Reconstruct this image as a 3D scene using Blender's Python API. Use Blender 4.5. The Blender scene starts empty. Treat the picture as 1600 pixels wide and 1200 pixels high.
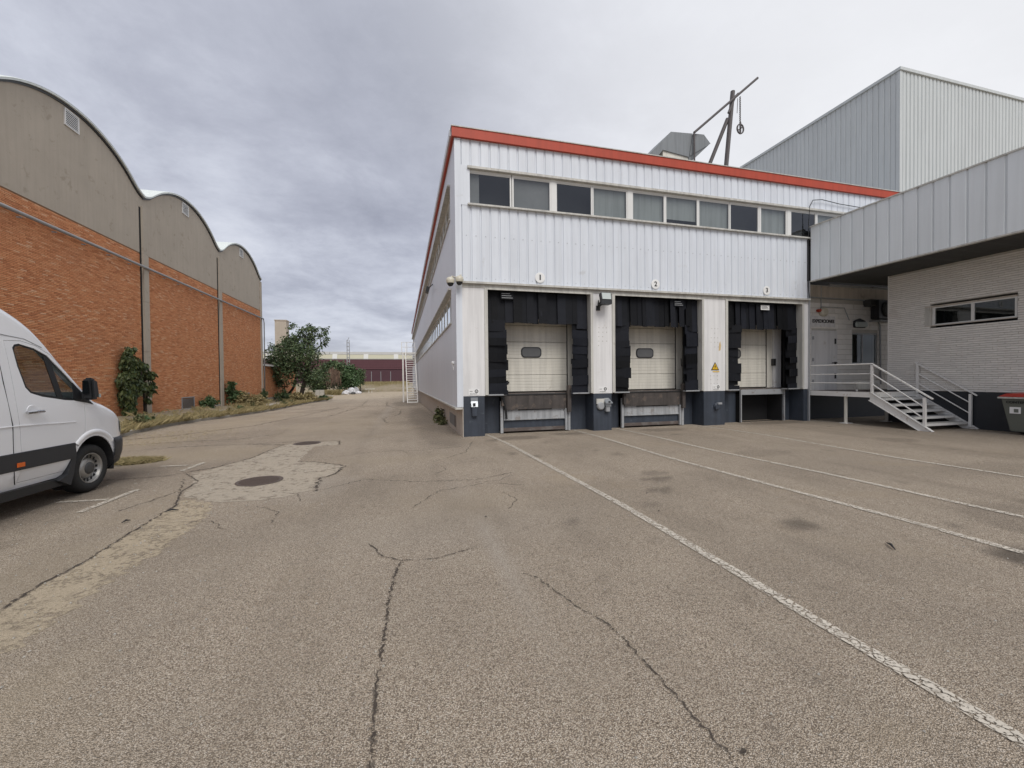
import bpy, bmesh, math, random
import numpy as np
from mathutils import Vector, Matrix, noise as mnoise
random.seed(7); np.random.seed(7)
S = bpy.context.scene; COL = S.collection
R = math.radians; PI = math.pi

# ------------------------------------------------------------------ camera
EYE = 1.6
yaw, pitch, roll = R(14.96), math.atan(9.7/640), .010
F = Vector((math.sin(yaw)*math.cos(pitch), math.cos(yaw)*math.cos(pitch), -math.sin(pitch)))
R0 = Vector((math.cos(yaw), -math.sin(yaw), 0)); U0 = R0.cross(F)
RT = R0*math.cos(roll) - U0*math.sin(roll); UP = U0*math.cos(roll) + R0*math.sin(roll)
cam = bpy.data.objects.new('camera', bpy.data.cameras.new('camera')); COL.objects.link(cam)
cam.matrix_world = Matrix.Translation((0, 0, EYE)) @ Matrix((RT, UP, -F)).transposed().to_4x4()
cam.data.sensor_width = 36; cam.data.lens = 14.4; cam.data.clip_end = 3000; cam.data.clip_start = .05
S.camera = cam

# ------------------------------------------------------------------ sky, sun, exposure
SUN_EL, SUN_AZ = R(50), R(178)          # azimuth clockwise from +Y: behind the camera, to the right
W = bpy.data.worlds.new('World'); S.world = W; W.use_nodes = True
nt = W.node_tree; N = nt.nodes; L = nt.links; N.clear()
def nd(t, k, **kw):
    n = t.nodes.new(k)
    for a, b in kw.items(): setattr(n, a, b)
    return n
def mth(t, op, a, b=None, c=None, clamp=False):
    n = nd(t, 'ShaderNodeMath', operation=op); n.use_clamp = clamp
    for i, v in enumerate((a, b, c)):
        if v is None: continue
        if isinstance(v, (int, float)): n.inputs[i].default_value = v
        else: t.links.new(v, n.inputs[i])
    return n.outputs[0]
def mix(t, f, a, b, mode='MIX'):
    n = nd(t, 'ShaderNodeMix', data_type='RGBA', blend_type=mode); n.clamp_factor = True
    for i, v in ((0, f), (6, a), (7, b)):
        if isinstance(v, (int, float)): n.inputs[i].default_value = v if i == 0 else (v, v, v, 1)
        elif isinstance(v, tuple): n.inputs[i].default_value = (*v, 1) if len(v) == 3 else v
        else: t.links.new(v, n.inputs[i])
    return n.outputs[2]
def ramp(t, f, stops):
    n = nd(t, 'ShaderNodeValToRGB'); e = n.color_ramp.elements
    while len(e) < len(stops): e.new(.5)
    for i, (p, c) in enumerate(stops):
        e[i].position = p; e[i].color = (*c, 1) if isinstance(c, tuple) else (c, c, c, 1)
    t.links.new(f, n.inputs[0]); return n.outputs[0]
def smooth(t, v, a, b):
    n = nd(t, 'ShaderNodeMapRange', interpolation_type='SMOOTHSTEP')
    t.links.new(v, n.inputs[0]); n.inputs[1].default_value = a; n.inputs[2].default_value = b
    return n.outputs[0]
def nz(t, vec, scale, detail=4, rough=.55, dist=0):
    n = nd(t, 'ShaderNodeTexNoise'); n.inputs['Scale'].default_value = scale
    n.inputs['Detail'].default_value = detail; n.inputs['Roughness'].default_value = rough
    n.inputs['Distortion'].default_value = dist; t.links.new(vec, n.inputs['Vector']); return n.outputs['Fac']
out = nd(nt, 'ShaderNodeOutputWorld')
sky = nd(nt, 'ShaderNodeTexSky', sky_type='NISHITA'); sky.sun_disc = False
sky.sun_elevation = SUN_EL; sky.sun_rotation = SUN_AZ
bg1 = nd(nt, 'ShaderNodeBackground'); bg1.inputs[1].default_value = .07; L.new(sky.outputs[0], bg1.inputs[0])
tc = nd(nt, 'ShaderNodeTexCoord'); sx = nd(nt, 'ShaderNodeSeparateXYZ'); L.new(tc.outputs['Generated'], sx.inputs[0])
zc = mth(nt, 'MAXIMUM', sx.outputs[2], 0.0); zd = mth(nt, 'ADD', zc, .15)
px_ = mth(nt, 'DIVIDE', sx.outputs[0], zd); py_ = mth(nt, 'DIVIDE', sx.outputs[1], zd)
cv = nd(nt, 'ShaderNodeCombineXYZ'); L.new(px_, cv.inputs[0]); L.new(py_, cv.inputs[1]); cv.inputs[2].default_value = 3.3
n1 = nz(nt, cv.outputs[0], .55, 7, .52, .25); n2 = nz(nt, cv.outputs[0], 2.3, 7, .66, .2)
cl = mth(nt, 'ADD', mth(nt, 'MULTIPLY', n1, .66), mth(nt, 'MULTIPLY', n2, .34))
ccol = ramp(nt, cl, [(.36, (.225, .236, .288)), (.47, (.305, .318, .376)), (.56, (.405, .422, .482)), (.67, (.52, .537, .59))])
# broad brightness of the cloud cover: thinner to the right and overhead, thicker low in the north
dt = nd(nt, 'ShaderNodeVectorMath', operation='DOT_PRODUCT'); L.new(tc.outputs['Generated'], dt.inputs[0])
dt.inputs[1].default_value = Vector((.80, .30, .52)).normalized()
gl = smooth(nt, dt.outputs['Value'], .45, 1.08)
ccol = mix(nt, mth(nt, 'MULTIPLY', gl, .75), ccol, (.70, .70, .70))
up_ = smooth(nt, sx.outputs[2], .25, .95)
ccol = mix(nt, mth(nt, 'MULTIPLY', up_, .30), ccol, (.60, .62, .67))
hz = smooth(nt, sx.outputs[2], .13, -.02)
ccol = mix(nt, mth(nt, 'MULTIPLY', hz, .55), ccol, (.50, .512, .555))
bg2 = nd(nt, 'ShaderNodeBackground'); bg2.inputs[1].default_value = .92; L.new(ccol, bg2.inputs[0])
ms = nd(nt, 'ShaderNodeMixShader'); ms.inputs[0].default_value = .94
L.new(bg1.outputs[0], ms.inputs[1]); L.new(bg2.outputs[0], ms.inputs[2]); L.new(ms.outputs[0], out.inputs[0])
sd = bpy.data.lights.new('sun', 'SUN'); sd.energy = 1.5; sd.angle = R(35); sd.color = (1, .96, .9)
sun = bpy.data.objects.new('sun', sd); COL.objects.link(sun)
sv = Vector((math.sin(SUN_AZ)*math.cos(SUN_EL), math.cos(SUN_AZ)*math.cos(SUN_EL), math.sin(SUN_EL)))
sun.rotation_euler = sv.to_track_quat('Z', 'Y').to_euler(); sun.location = (0, 0, 50)
vs = S.view_settings; vs.view_transform = 'Standard'; vs.look = 'None'; vs.exposure = .72; vs.gamma = 1; vs.use_curve_mapping = False

# ------------------------------------------------------------------ materials
def M(name, col, rough=.6, var=.12, vs=2.5, bump=0, bs=60, streak=0, rand=0, island=0, metal=0, stains=None, spec=.5, coat=0):
    m = bpy.data.materials.new(name); m.use_nodes = True; t = m.node_tree; b = t.nodes['Principled BSDF']
    pos = nd(t, 'ShaderNodeNewGeometry'); P = pos.outputs['Position']
    f = mth(t, 'MULTIPLY_ADD', nz(t, P, vs, 5, .6), 2*var, 1-var)
    if streak:
        mp = nd(t, 'ShaderNodeMapping'); mp.inputs['Scale'].default_value = (7, 7, .35); t.links.new(P, mp.inputs[0])
        f = mth(t, 'MULTIPLY', f, mth(t, 'MULTIPLY_ADD', smooth(t, nz(t, mp.outputs[0], 1, 6, .65), .62, .35), -streak, 1))
    if rand:
        oi = nd(t, 'ShaderNodeObjectInfo'); f = mth(t, 'MULTIPLY', f, mth(t, 'MULTIPLY_ADD', oi.outputs['Random'], 2*rand, 1-rand))
    if island:
        f = mth(t, 'MULTIPLY', f, mth(t, 'MULTIPLY_ADD', pos.outputs['Random Per Island'], 2*island, 1-island))
    cb = nd(t, 'ShaderNodeCombineColor')
    for i in range(3): t.links.new(f, cb.inputs[i])
    c = mix(t, 1.0, col, cb.outputs[0], 'MULTIPLY')
    if stains:
        sc, th, scol, am = stains
        k = mth(t, 'MULTIPLY', smooth(t, nz(t, P, sc, 7, .62, .4), th, th+.12), am)
        c = mix(t, k, c, scol)
    t.links.new(c, b.inputs['Base Color'])
    b.inputs['Roughness'].default_value = rough; b.inputs['Metallic'].default_value = metal
    b.inputs['Specular IOR Level'].default_value = spec
    if coat: b.inputs['Coat Weight'].default_value = coat; b.inputs['Coat Roughness'].default_value = .05
    if bump:
        bp = nd(t, 'ShaderNodeBump'); bp.inputs['Strength'].default_value = bump; bp.inputs['Distance'].default_value = .01
        t.links.new(nz(t, P, bs, 5, .6), bp.inputs['Height']); t.links.new(bp.outputs[0], b.inputs['Normal'])
    return m
m_clad = M('white_blue_sheet', (.64, .675, .725), .42, .05, 1.2, streak=.08, rand=.02, stains=(1.6, .62, (.43, .43, .42), .4))
m_side = M('side_sheet', (.64, .675, .735), .45, .05, .9, streak=.05, rand=.02)
m_canopy = M('canopy_sheet', (.65, .685, .70), .42, .05, 1.0, streak=.06, rand=.03)
m_tall = M('grey_green_sheet', (.53, .56, .56), .45, .05, .7, streak=.08, rand=.02)
m_tall_side = m_tall
m_trim = M('pale_trim', (.52, .51, .47), .5, .12, 3, streak=.25, stains=(4, .6, (.28, .26, .21), .5))
m_frame = M('window_frame_white', (.66, .66, .64), .4, .06, 3)
m_red = M('red_fascia', (.40, .052, .022), .6, .08, .8, streak=.12)
m_pier = M('pier_white', (.70, .695, .69), .7, .06, 2, bump=.15, bs=25, streak=.14, stains=(3.2, .62, (.46, .42, .36), .5))
m_navy = M('navy_paint', (.040, .050, .068), .6, .25, 3, bump=.2, bs=30, streak=.25, stains=(6, .62, (.13, .15, .17), .6))
m_navy_shade = M('navy_paint_shaded', (.016, .019, .024), .6, .15, 3, bump=.2, bs=30, stains=(3, .6, (.035, .04, .045), .6))  # darker copy of the navy, shade around the landing put into the colour
m_plinth = M('cream_plinth', (.52, .465, .40), .8, .12, 3, bump=.3, bs=30, streak=.18, stains=(3, .58, (.24, .20, .16), .6))
m_conc = M('aged_concrete', (.45, .395, .325), .9, .13, .8, bump=.5, bs=18, streak=.06, stains=(2.6, .58, (.27, .225, .165), .45))
m_concl = M('pale_concrete', (.38, .36, .32), .9, .15, 2, bump=.5, bs=25, stains=(3, .55, (.22, .2, .16), .6))
m_roofw = M('vault_sheet', (.66, .70, .68), .5, .08, 1.2, streak=.1)
m_mortar = M('mortar', (.33, .185, .10), .95, .2, 4, bump=.4, bs=60)
m_mortarw = M('white_mortar', (.48, .46, .42), .9, .15, 4)
m_white_brick = M('painted_brick', (.74, .72, .685), .6, .06, 2, island=.06, stains=(1.2, .6, (.50, .43, .38), .5))
m_black = M('black_plastic', (.018, .019, .021), .45, .2, 5)
m_rubber = M('curtain_rubber', (.0075, .0085, .012), .6, .3, 3, bump=.3, bs=8, rand=.7, stains=(5, .62, (.026, .029, .038), .5), spec=.2)
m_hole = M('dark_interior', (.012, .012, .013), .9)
m_door = M('cream_door', (.64, .615, .545), .5, .08, 2, streak=.16, stains=(3, .62, (.40, .36, .28), .5))
m_steelw = M('white_steel', (.74, .73, .70), .45, .1, 5, stains=(9, .60, (.30, .2, .12), .7))
m_lev = M('leveller_grey', (.36, .37, .38), .55, .2, 5, streak=.3, stains=(5, .55, (.17, .14, .12), .6))
m_steelg = M('grey_steel', (.30, .31, .32), .45, .15, 5, stains=(7, .58, (.16, .13, .11), .6))
m_rust = M('rusty_plate', (.095, .075, .066), .7, .35, 5, bump=.3, bs=30, stains=(4, .5, (.17, .16, .15), .6))
m_lip = M('lip_steel', (.065, .055, .05), .7, .35, 6, bump=.3, bs=30, streak=.4, stains=(5, .54, (.13, .10, .08), .7))
m_duct = M('weathered_duct', (.20, .215, .225), .5, .12, 2, streak=.2)
m_sheet = M('galvanised', (.30, .32, .34), .35, .1, 2, metal=.5)
m_crane = M('crane_steel', (.085, .075, .075), .6, .2, 5)
m_roof = M('roof_grey', (.3, .3, .3), .8, .2, 1)
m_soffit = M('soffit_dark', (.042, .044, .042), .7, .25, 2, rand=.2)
m_maroon = M('maroon_sheet', (.105, .038, .048), .6, .12, .3, streak=.1)
m_maroon2 = M('maroon_sheet_lower', (.068, .026, .036), .6, .12, .3)
m_cream = M('cream_roof', (.44, .42, .31), .7, .08, .2)
m_whiter = M('white_roof_rib', (.54, .54, .51), .6, .05)
m_tile = M('old_tile', (.10, .055, .045), .9, .35, 1.5, bump=.4, bs=6)
m_bark = M('bark', (.045, .036, .028), .95, .3, 8, bump=.8, bs=20)
def leafmat(name, a, b, rough=.5):
    m = M(name, a, rough, .25, 1.2); t = m.node_tree; bs = t.nodes['Principled BSDF']
    g = nd(t, 'ShaderNodeNewGeometry'); src = bs.inputs['Base Color'].links[0].from_socket
    t.links.new(mix(t, g.outputs['Random Per Island'], src, b), bs.inputs['Base Color'])
    bs.inputs['Specular IOR Level'].default_value = .35
    return m
m_leaf = leafmat('dark_leaves', (.036, .070, .030), (.13, .17, .08))
m_leaf2 = leafmat('ivy_leaves', (.026, .048, .018), (.11, .13, .045))
m_leaf3 = leafmat('bright_leaves', (.05, .10, .035), (.10, .15, .07))
m_dry = leafmat('dry_stems', (.24, .16, .115), (.07, .05, .04), .9)
m_grass = leafmat('dry_grass', (.36, .29, .16), (.23, .20, .09), .9)
m_weed = leafmat('weed_leaves', (.075, .095, .04), (.14, .13, .06), .8)
m_soil = M('soil', (.25, .205, .145), 1, .25, 3, bump=.8, bs=30, stains=(1.5, .5, (.19, .17, .09), .7))
m_van = M('van_white', (.82, .83, .85), .22, .02, 2, coat=.6)
m_vanblk = M('van_black_plastic', (.028, .030, .034), .5, .15, 6)
m_tyre = M('tyre_rubber', (.02, .02, .02), .75, .25, 8, bump=.2, bs=80)
m_rim = M('rim_silver', (.38, .37, .35), .4, .1, 8, metal=.6)
m_hub = M('hub_dark', (.06, .06, .06), .5)
m_mirror = M('mirror_face', (.10, .11, .11), .1, 0, metal=1)
m_chrome = M('chrome', (.6, .6, .6), .15, 0, metal=1)
m_orange = M('orange_reflector', (.65, .13, .02), .3)
m_bingreen = M('bin_grey_green', (.125, .135, .115), .55, .1, 3)
m_binred = M('bin_red', (.40, .035, .022), .45, .1, 3)
m_manhole = M('manhole_iron', (.085, .062, .050), .6, .3, 8, bump=.4, bs=60)
m_yellow = M('warning_yellow', (.65, .40, .02), .5)
m_ink = M('black_ink', (.015, .015, .016), .6)
m_white = M('sign_white', (.74, .74, .73), .5, .04)
m_crack = M('crack_dark', (.055, .043, .034), 1, .4, 20)
m_beige = M('camera_beige', (.52, .49, .40), .4)
m_bagw = M('white_sack', (.62, .62, .64), .6, .1, 3)
m_bagg = M('grey_sack', (.40, .40, .41), .7, .2, 3)
m_blind = M('blind_grey', (.30, .315, .30), .8, .12, .9, streak=.2)
m_curtain = M('thin_curtain', (.20, .20, .195), .8, .2, 3)
m_lens = M('lamp_glass', (.42, .46, .44), .15, .1, 8)
m_repair = M('repair_mortar', (.43, .385, .32), .95, .14, 1.8, bump=.8, bs=90, stains=(5, .56, (.30, .26, .205), .7))
m_sand = M('trench_mortar', (.385, .315, .215), .95, .15, 2.2, bump=1, bs=110, stains=(12, .54, (.24, .2, .145), .8))

def orange_brick():
    m = bpy.data.materials.new('orange_brick'); m.use_nodes = True; t = m.node_tree; b = t.nodes['Principled BSDF']
    g = nd(t, 'ShaderNodeNewGeometry'); P = g.outputs['Position']
    c = ramp(t, g.outputs['Random Per Island'], [(0, (.52, .205, .092)), (.2, (.64, .27, .122)), (.6, (.71, .315, .145)), (.9, (.75, .37, .185)), (1, (.78, .48, .30))])
    k = mth(t, 'MULTIPLY', smooth(t, nz(t, P, .35, 6, .6), .45, .7), .3)
    c = mix(t, k, c, (.50, .23, .12))
    c = mix(t, mth(t, 'MULTIPLY', smooth(t, nz(t, P, 30, 3, .6), .55, .75), .35), c, (.42, .19, .10))
    t.links.new(c, b.inputs['Base Color']); b.inputs['Roughness'].default_value = .9
    bp = nd(t, 'ShaderNodeBump'); bp.inputs['Strength'].default_value = .6; bp.inputs['Distance'].default_value = .01
    t.links.new(nz(t, P, 45, 4, .6), bp.inputs['Height']); t.links.new(bp.outputs[0], b.inputs['Normal'])
    return m
m_brick = orange_brick()
def broken(m, sc, a, b, sc2=9):
    t = m.node_tree; bs = t.nodes['Principled BSDF']; o = [n for n in t.nodes if n.type == 'OUTPUT_MATERIAL'][0]
    g = nd(t, 'ShaderNodeNewGeometry'); P = g.outputs['Position']
    f = mth(t, 'ADD', mth(t, 'MULTIPLY', nz(t, P, sc, 4, .7), .6), mth(t, 'MULTIPLY', nz(t, P, sc2, 3, .6), .4))
    tr = nd(t, 'ShaderNodeBsdfTransparent'); x = nd(t, 'ShaderNodeMixShader'); t.links.new(smooth(t, f, a, b), x.inputs[0])
    t.links.new(tr.outputs[0], x.inputs[1]); t.links.new(bs.outputs[0], x.inputs[2]); t.links.new(x.outputs[0], o.inputs[0]); return m
broken(m_crack, 55, .44, .52)
m_crackw = broken(M('crack_fringe', (.12, .10, .08), 1, .3, 20), 70, .50, .60, 14)
def glassmat(name, tint, op):
    m = bpy.data.materials.new(name); m.use_nodes = True; t = m.node_tree; t.nodes.clear()
    o = nd(t, 'ShaderNodeOutputMaterial'); tr = nd(t, 'ShaderNodeBsdfTransparent'); tr.inputs[0].default_value = (*tint, 1)
    gl = nd(t, 'ShaderNodeBsdfGlossy'); gl.inputs['Roughness'].default_value = .02; gl.inputs[0].default_value = (.9, .93, .95, 1)
    fr = nd(t, 'ShaderNodeFresnel'); g = nd(t, 'ShaderNodeNewGeometry')
    t.links.new(mth(t, 'MULTIPLY_ADD', g.outputs['Backfacing'], -.8333, 1.5), fr.inputs[0])
    bp = nd(t, 'ShaderNodeBump'); bp.inputs['Strength'].default_value = .05; bp.inputs['Distance'].default_value = .02
    t.links.new(nz(t, g.outputs['Position'], 1.5, 2), bp.inputs['Height']); t.links.new(bp.outputs[0], gl.inputs['Normal'])
    x = nd(t, 'ShaderNodeMixShader'); t.links.new(mth(t, 'MULTIPLY_ADD', fr.outputs[0], op, .03), x.inputs[0])
    t.links.new(tr.outputs[0], x.inputs[1]); t.links.new(gl.outputs[0], x.inputs[2]); t.links.new(x.outputs[0], o.inputs[0])
    return m
m_glass = glassmat('window_glass', (.80, .83, .84), 1.6)
m_dglass = glassmat('annex_glass', (.5, .55, .53), .6)
m_vglass = glassmat('van_glass', (.62, .68, .66), 1.2)

def asphalt(name='asphalt', tint=None, amt=0., edge=False):
    m = bpy.data.materials.new(name); m.use_nodes = True; t = m.node_tree; b = t.nodes['Principled BSDF']
    g = nd(t, 'ShaderNodeNewGeometry'); P = g.outputs['Position']
    v = nd(t, 'ShaderNodeTexVoronoi'); v.inputs['Scale'].default_value = 165; t.links.new(P, v.inputs['Vector'])
    sc = nd(t, 'ShaderNodeSeparateColor'); t.links.new(v.outputs['Color'], sc.inputs[0])
    c = ramp(t, sc.outputs[0], [(0, (.23, .18, .130)), (.22, (.42, .340, .257)), (.6, (.54, .452, .352)), (.86, (.65, .56, .45)), (1, (.76, .68, .58))])
    gap = smooth(t, v.outputs['Distance'], .38, .72)
    c = mix(t, mth(t, 'MULTIPLY', gap, .70), c, (.085, .066, .048))
    v2 = nd(t, 'ShaderNodeTexVoronoi'); v2.inputs['Scale'].default_value = 60; t.links.new(P, v2.inputs['Vector']); s2 = nd(t, 'ShaderNodeSeparateColor'); t.links.new(v2.outputs['Color'], s2.inputs[0])
    c = mix(t, mth(t, 'MULTIPLY', mth(t, 'MULTIPLY', smooth(t, s2.outputs[0], .80, .86), smooth(t, v2.outputs['Distance'], .42, .22)), .65), c, (.075, .055, .04))
    c = mix(t, mth(t, 'MULTIPLY', mth(t, 'MULTIPLY', smooth(t, s2.outputs[1], .93, .95), smooth(t, v2.outputs['Distance'], .30, .18)), .6), c, (.62, .56, .47))
    lo = nz(t, P, .28, 5, .6); c = mix(t, mth(t, 'MULTIPLY', smooth(t, lo, .40, .66), .34), c, (.215, .18, .142))
    c = mix(t, mth(t, 'MULTIPLY', smooth(t, nz(t, P, 1.6, 6, .65), .5, .72), .30), c, (.37, .315, .245))
    c = mix(t, mth(t, 'MULTIPLY', smooth(t, nz(t, P, 14, 4, .7), .56, .72), .34), c, (.14, .115, .09))
    mpp = nd(t, 'ShaderNodeMapping'); mpp.inputs['Scale'].default_value = (1.1, .16, 1); t.links.new(P, mpp.inputs[0])
    c = mix(t, mth(t, 'MULTIPLY', smooth(t, nz(t, mpp.outputs[0], 1, 5, .6), .50, .70), .30), c, (.21, .172, .132))
    c = mix(t, mth(t, 'MULTIPLY', smooth(t, nz(t, P, .55, 4, .65, .5), .54, .70), .35), c, (.36, .29, .205))
    c = mix(t, mth(t, 'MULTIPLY', smooth(t, nz(t, P, 4.5, 5, .7), .60, .70), .35), c, (.15, .125, .10))
    at = nd(t, 'ShaderNodeAttribute'); at.attribute_name = 'wear'; sa = nd(t, 'ShaderNodeSeparateColor'); t.links.new(at.outputs['Color'], sa.inputs[0])
    c = mix(t, sa.outputs[0], c, (.085, .070, .056)); c = mix(t, sa.outputs[1], c, (.40, .33, .235)); c = mix(t, sa.outputs[2], c, (.44, .40, .35))
    if tint:
        c = mix(t, amt, c, tint); c = mix(t, mth(t, 'MULTIPLY', smooth(t, nz(t, P, 7, 6, .7), .52, .66), .40), c, (.26, .215, .165))
        c = mix(t, mth(t, 'MULTIPLY', smooth(t, nz(t, P, 45, 3, .7), .58, .70), .5), c, (.15, .12, .09))
    t.links.new(c, b.inputs['Base Color']); b.inputs['Roughness'].default_value = .88; b.inputs['Specular IOR Level'].default_value = .25
    h = mth(t, 'ADD', mth(t, 'MULTIPLY', v.outputs['Distance'], -1.0), mth(t, 'MULTIPLY', nz(t, P, 25, 4, .6), .9))
    bp = nd(t, 'ShaderNodeBump'); bp.inputs['Strength'].default_value = 1; bp.inputs['Distance'].default_value = .009
    t.links.new(h, bp.inputs['Height']); t.links.new(bp.outputs[0], b.inputs['Normal'])
    return m
m_asphalt = asphalt()
m_repair = asphalt('repair_mortar', (.53, .465, .375), .66)
m_sand = asphalt('trench_mortar', (.55, .455, .32), .62)
broken(m_repair, 10, .32, .50, 3); broken(m_sand, 22, .36, .52, 5)
def paintline():
    m = M('worn_paint', (.50, .455, .385), .8, .12, 6); t = m.node_tree; b = t.nodes['Principled BSDF']
    o = [n for n in t.nodes if n.type == 'OUTPUT_MATERIAL'][0]
    g = nd(t, 'ShaderNodeNewGeometry'); P = g.outputs['Position']
    v = nd(t, 'ShaderNodeTexVoronoi'); v.feature = 'DISTANCE_TO_EDGE'; v.inputs['Scale'].default_value = 16
    w = nd(t, 'ShaderNodeVectorMath', operation='ADD'); nn = nd(t, 'ShaderNodeTexNoise'); nn.inputs['Scale'].default_value = 22
    t.links.new(P, nn.inputs['Vector']); sc_ = nd(t, 'ShaderNodeVectorMath', operation='SCALE'); sc_.inputs['Scale'].default_value = .05
    t.links.new(nn.outputs['Color'], sc_.inputs[0]); t.links.new(P, w.inputs[0]); t.links.new(sc_.outputs[0], w.inputs[1]); t.links.new(w.outputs[0], v.inputs['Vector'])
    a = smooth(t, v.outputs['Distance'], .02, .07)
    a = mth(t, 'MULTIPLY', a, smooth(t, nz(t, P, 60, 3, .6), .66, .50))
    a = mth(t, 'MULTIPLY', a, smooth(t, nz(t, P, 5, 5, .7), .75, .52))
    tr = nd(t, 'ShaderNodeBsdfTransparent'); x = nd(t, 'ShaderNodeMixShader'); t.links.new(a, x.inputs[0])
    t.links.new(tr.outputs[0], x.inputs[1]); t.links.new(b.outputs[0], x.inputs[2]); t.links.new(x.outputs[0], o.inputs[0])
    return m
m_paint = paintline()

# ------------------------------------------------------------------ geometry helpers
WO = {}
def tag(o, label=None, cat=None, group=None, kind=None):
    if label: o['label'] = label
    if cat: o['category'] = cat
    if group: o['group'] = group
    if kind: o['kind'] = kind
    return o
class MB:
    def __init__(s): s.v = []; s.f = []; s.mi = []
    def add(s, vs, fs, mi=0):
        k = len(s.v); s.v += [tuple(p) for p in vs]; s.f += [tuple(i+k for i in f) for f in fs]; s.mi += [mi]*len(fs); return s
    def box(s, x0, x1, y0, y1, z0, z1, mi=0):
        if x0 > x1: x0, x1 = x1, x0
        if y0 > y1: y0, y1 = y1, y0
        if z0 > z1: z0, z1 = z1, z0
        return s.add([(x0,y0,z0),(x1,y0,z0),(x1,y1,z0),(x0,y1,z0),(x0,y0,z1),(x1,y0,z1),(x1,y1,z1),(x0,y1,z1)],
                     [(3,2,1,0),(4,5,6,7),(0,1,5,4),(1,2,6,5),(2,3,7,6),(3,0,4,7)], mi)
    def hexa(s, b, t, mi=0):
        return s.add(list(b)+list(t), [(3,2,1,0),(4,5,6,7),(0,1,5,4),(1,2,6,5),(2,3,7,6),(3,0,4,7)], mi)
    def quad(s, a, b, c, d, mi=0): return s.add([a,b,c,d], [(0,1,2,3)], mi)
    def prism(s, poly, ext, mi=0):
        n = len(poly); e = Vector(ext); b = [Vector(p) for p in poly]; t = [p+e for p in b]
        return s.add(b+t, [tuple(range(n))[::-1], tuple(range(n, 2*n))]+[(i,(i+1)%n,(i+1)%n+n,i+n) for i in range(n)], mi)
    def tube(s, pts, r, n=8, cap=True, mi=0):
        pts = [Vector(p) for p in pts]; rs = r if isinstance(r, (list, tuple)) else [r]*len(pts); vs = []; fs = []
        for i, p in enumerate(pts):
            d = (pts[min(i+1, len(pts)-1)]-pts[max(i-1, 0)]); d = d.normalized() if d.length > 1e-9 else Vector((0,0,1))
            a = d.cross(Vector((0,0,1)));  a = a.normalized() if a.length > .05 else d.cross(Vector((1,0,0))).normalized()
            b = d.cross(a)
            for k in range(n):
                q = 2*PI*(k+.5)/n; vs.append(p+a*math.cos(q)*rs[i]+b*math.sin(q)*rs[i])
        for i in range(len(pts)-1):
            for k in range(n): fs.append((i*n+k, i*n+(k+1)%n, (i+1)*n+(k+1)%n, (i+1)*n+k))
        if cap: fs.append(tuple(range(n))[::-1]); fs.append(tuple(range((len(pts)-1)*n, len(pts)*n)))
        return s.add(vs, fs, mi)
    def bar(s, a, b, w, h=None, mi=0):      # square bar between two points
        h = h or w; a = Vector(a); b = Vector(b); d = (b-a).normalized()
        u = d.cross(Vector((0,0,1))); u = u.normalized() if u.length > .05 else Vector((1,0,0)); v = u.cross(d)
        c = [u*w/2*i+v*h/2*j for i, j in ((-1,-1),(1,-1),(1,1),(-1,1))]
        return s.hexa([a+q for q in c], [b+q for q in c], mi)
    def lathe(s, c, ax, prof, n=16, mi=0):  # prof: (radius, distance along ax)
        c = Vector(c); ax = Vector(ax).normalized(); a = ax.cross(Vector((0,0,1))); a = a.normalized() if a.length > .05 else Vector((1,0,0)); b = ax.cross(a)
        vs = [c+ax*h+(a*math.cos(2*PI*k/n)+b*math.sin(2*PI*k/n))*max(r,1e-4) for r, h in prof for k in range(n)]
        fs = [(i*n+k, i*n+(k+1)%n, (i+1)*n+(k+1)%n, (i+1)*n+k) for i in range(len(prof)-1) for k in range(n)]
        return s.add(vs, fs, mi)
    def build(s, name, mats, parent=None, smooth=False, bevel=0, origin=None):
        if not isinstance(mats, (list, tuple)): mats = [mats]
        V = np.array(s.v, dtype=float)
        O = Vector(origin) if origin is not None else Vector(((V[:,0].min()+V[:,0].max())/2, (V[:,1].min()+V[:,1].max())/2, V[:,2].min()))
        me = bpy.data.meshes.new(name); me.from_pydata((V-np.array(O)).tolist(), [], s.f)
        for m in mats: me.materials.append(m)
        if len(mats) > 1: me.polygons.foreach_set('material_index', s.mi)
        if bevel:
            bm = bmesh.new(); bm.from_mesh(me)
            bmesh.ops.bevel(bm, geom=[e for e in bm.edges if e.is_manifold and e.calc_face_angle(0) > .5], offset=bevel, segments=2, affect='EDGES', clamp_overlap=True)
            bm.to_mesh(me); bm.free()
        if smooth: me.polygons.foreach_set('use_smooth', [True]*len(me.polygons))
        me.update(); return link(name, me, O, parent)
def link(name, me, O, parent=None, rz=0):
    o = bpy.data.objects.new(name, me); COL.objects.link(o); O = Vector(O); WO[o] = O
    if parent is not None: o.parent = parent; o.location = O-WO[parent]
    else: o.location = O
    if rz: o.rotation_euler.z = rz
    return o
def thing(name, label, cat, loc=(0,0,0), group=None, rz=0, local=False, parent=None):
    o = link(name, None, loc, parent); o.empty_display_size = .2; o.rotation_euler.z = rz
    if local: WO[o] = Vector((0,0,0))
    if parent is None: tag(o, label, cat, group)
    return o
def struct(o, label=None):
    return tag(o, label, kind='structure')
def text_mesh(txt, size, depth=.003, off=.0):
    cu = bpy.data.curves.new('lettering', 'FONT'); cu.body = txt; cu.size = size; cu.extrude = depth; cu.offset = size*off; cu.align_x = 'CENTER'; cu.align_y = 'CENTER'
    o = bpy.data.objects.new('lettering', cu); COL.objects.link(o); dg = bpy.context.evaluated_depsgraph_get(); dg.update()
    me = bpy.data.meshes.new_from_object(o.evaluated_get(dg)); bpy.data.objects.remove(o); return me
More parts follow.
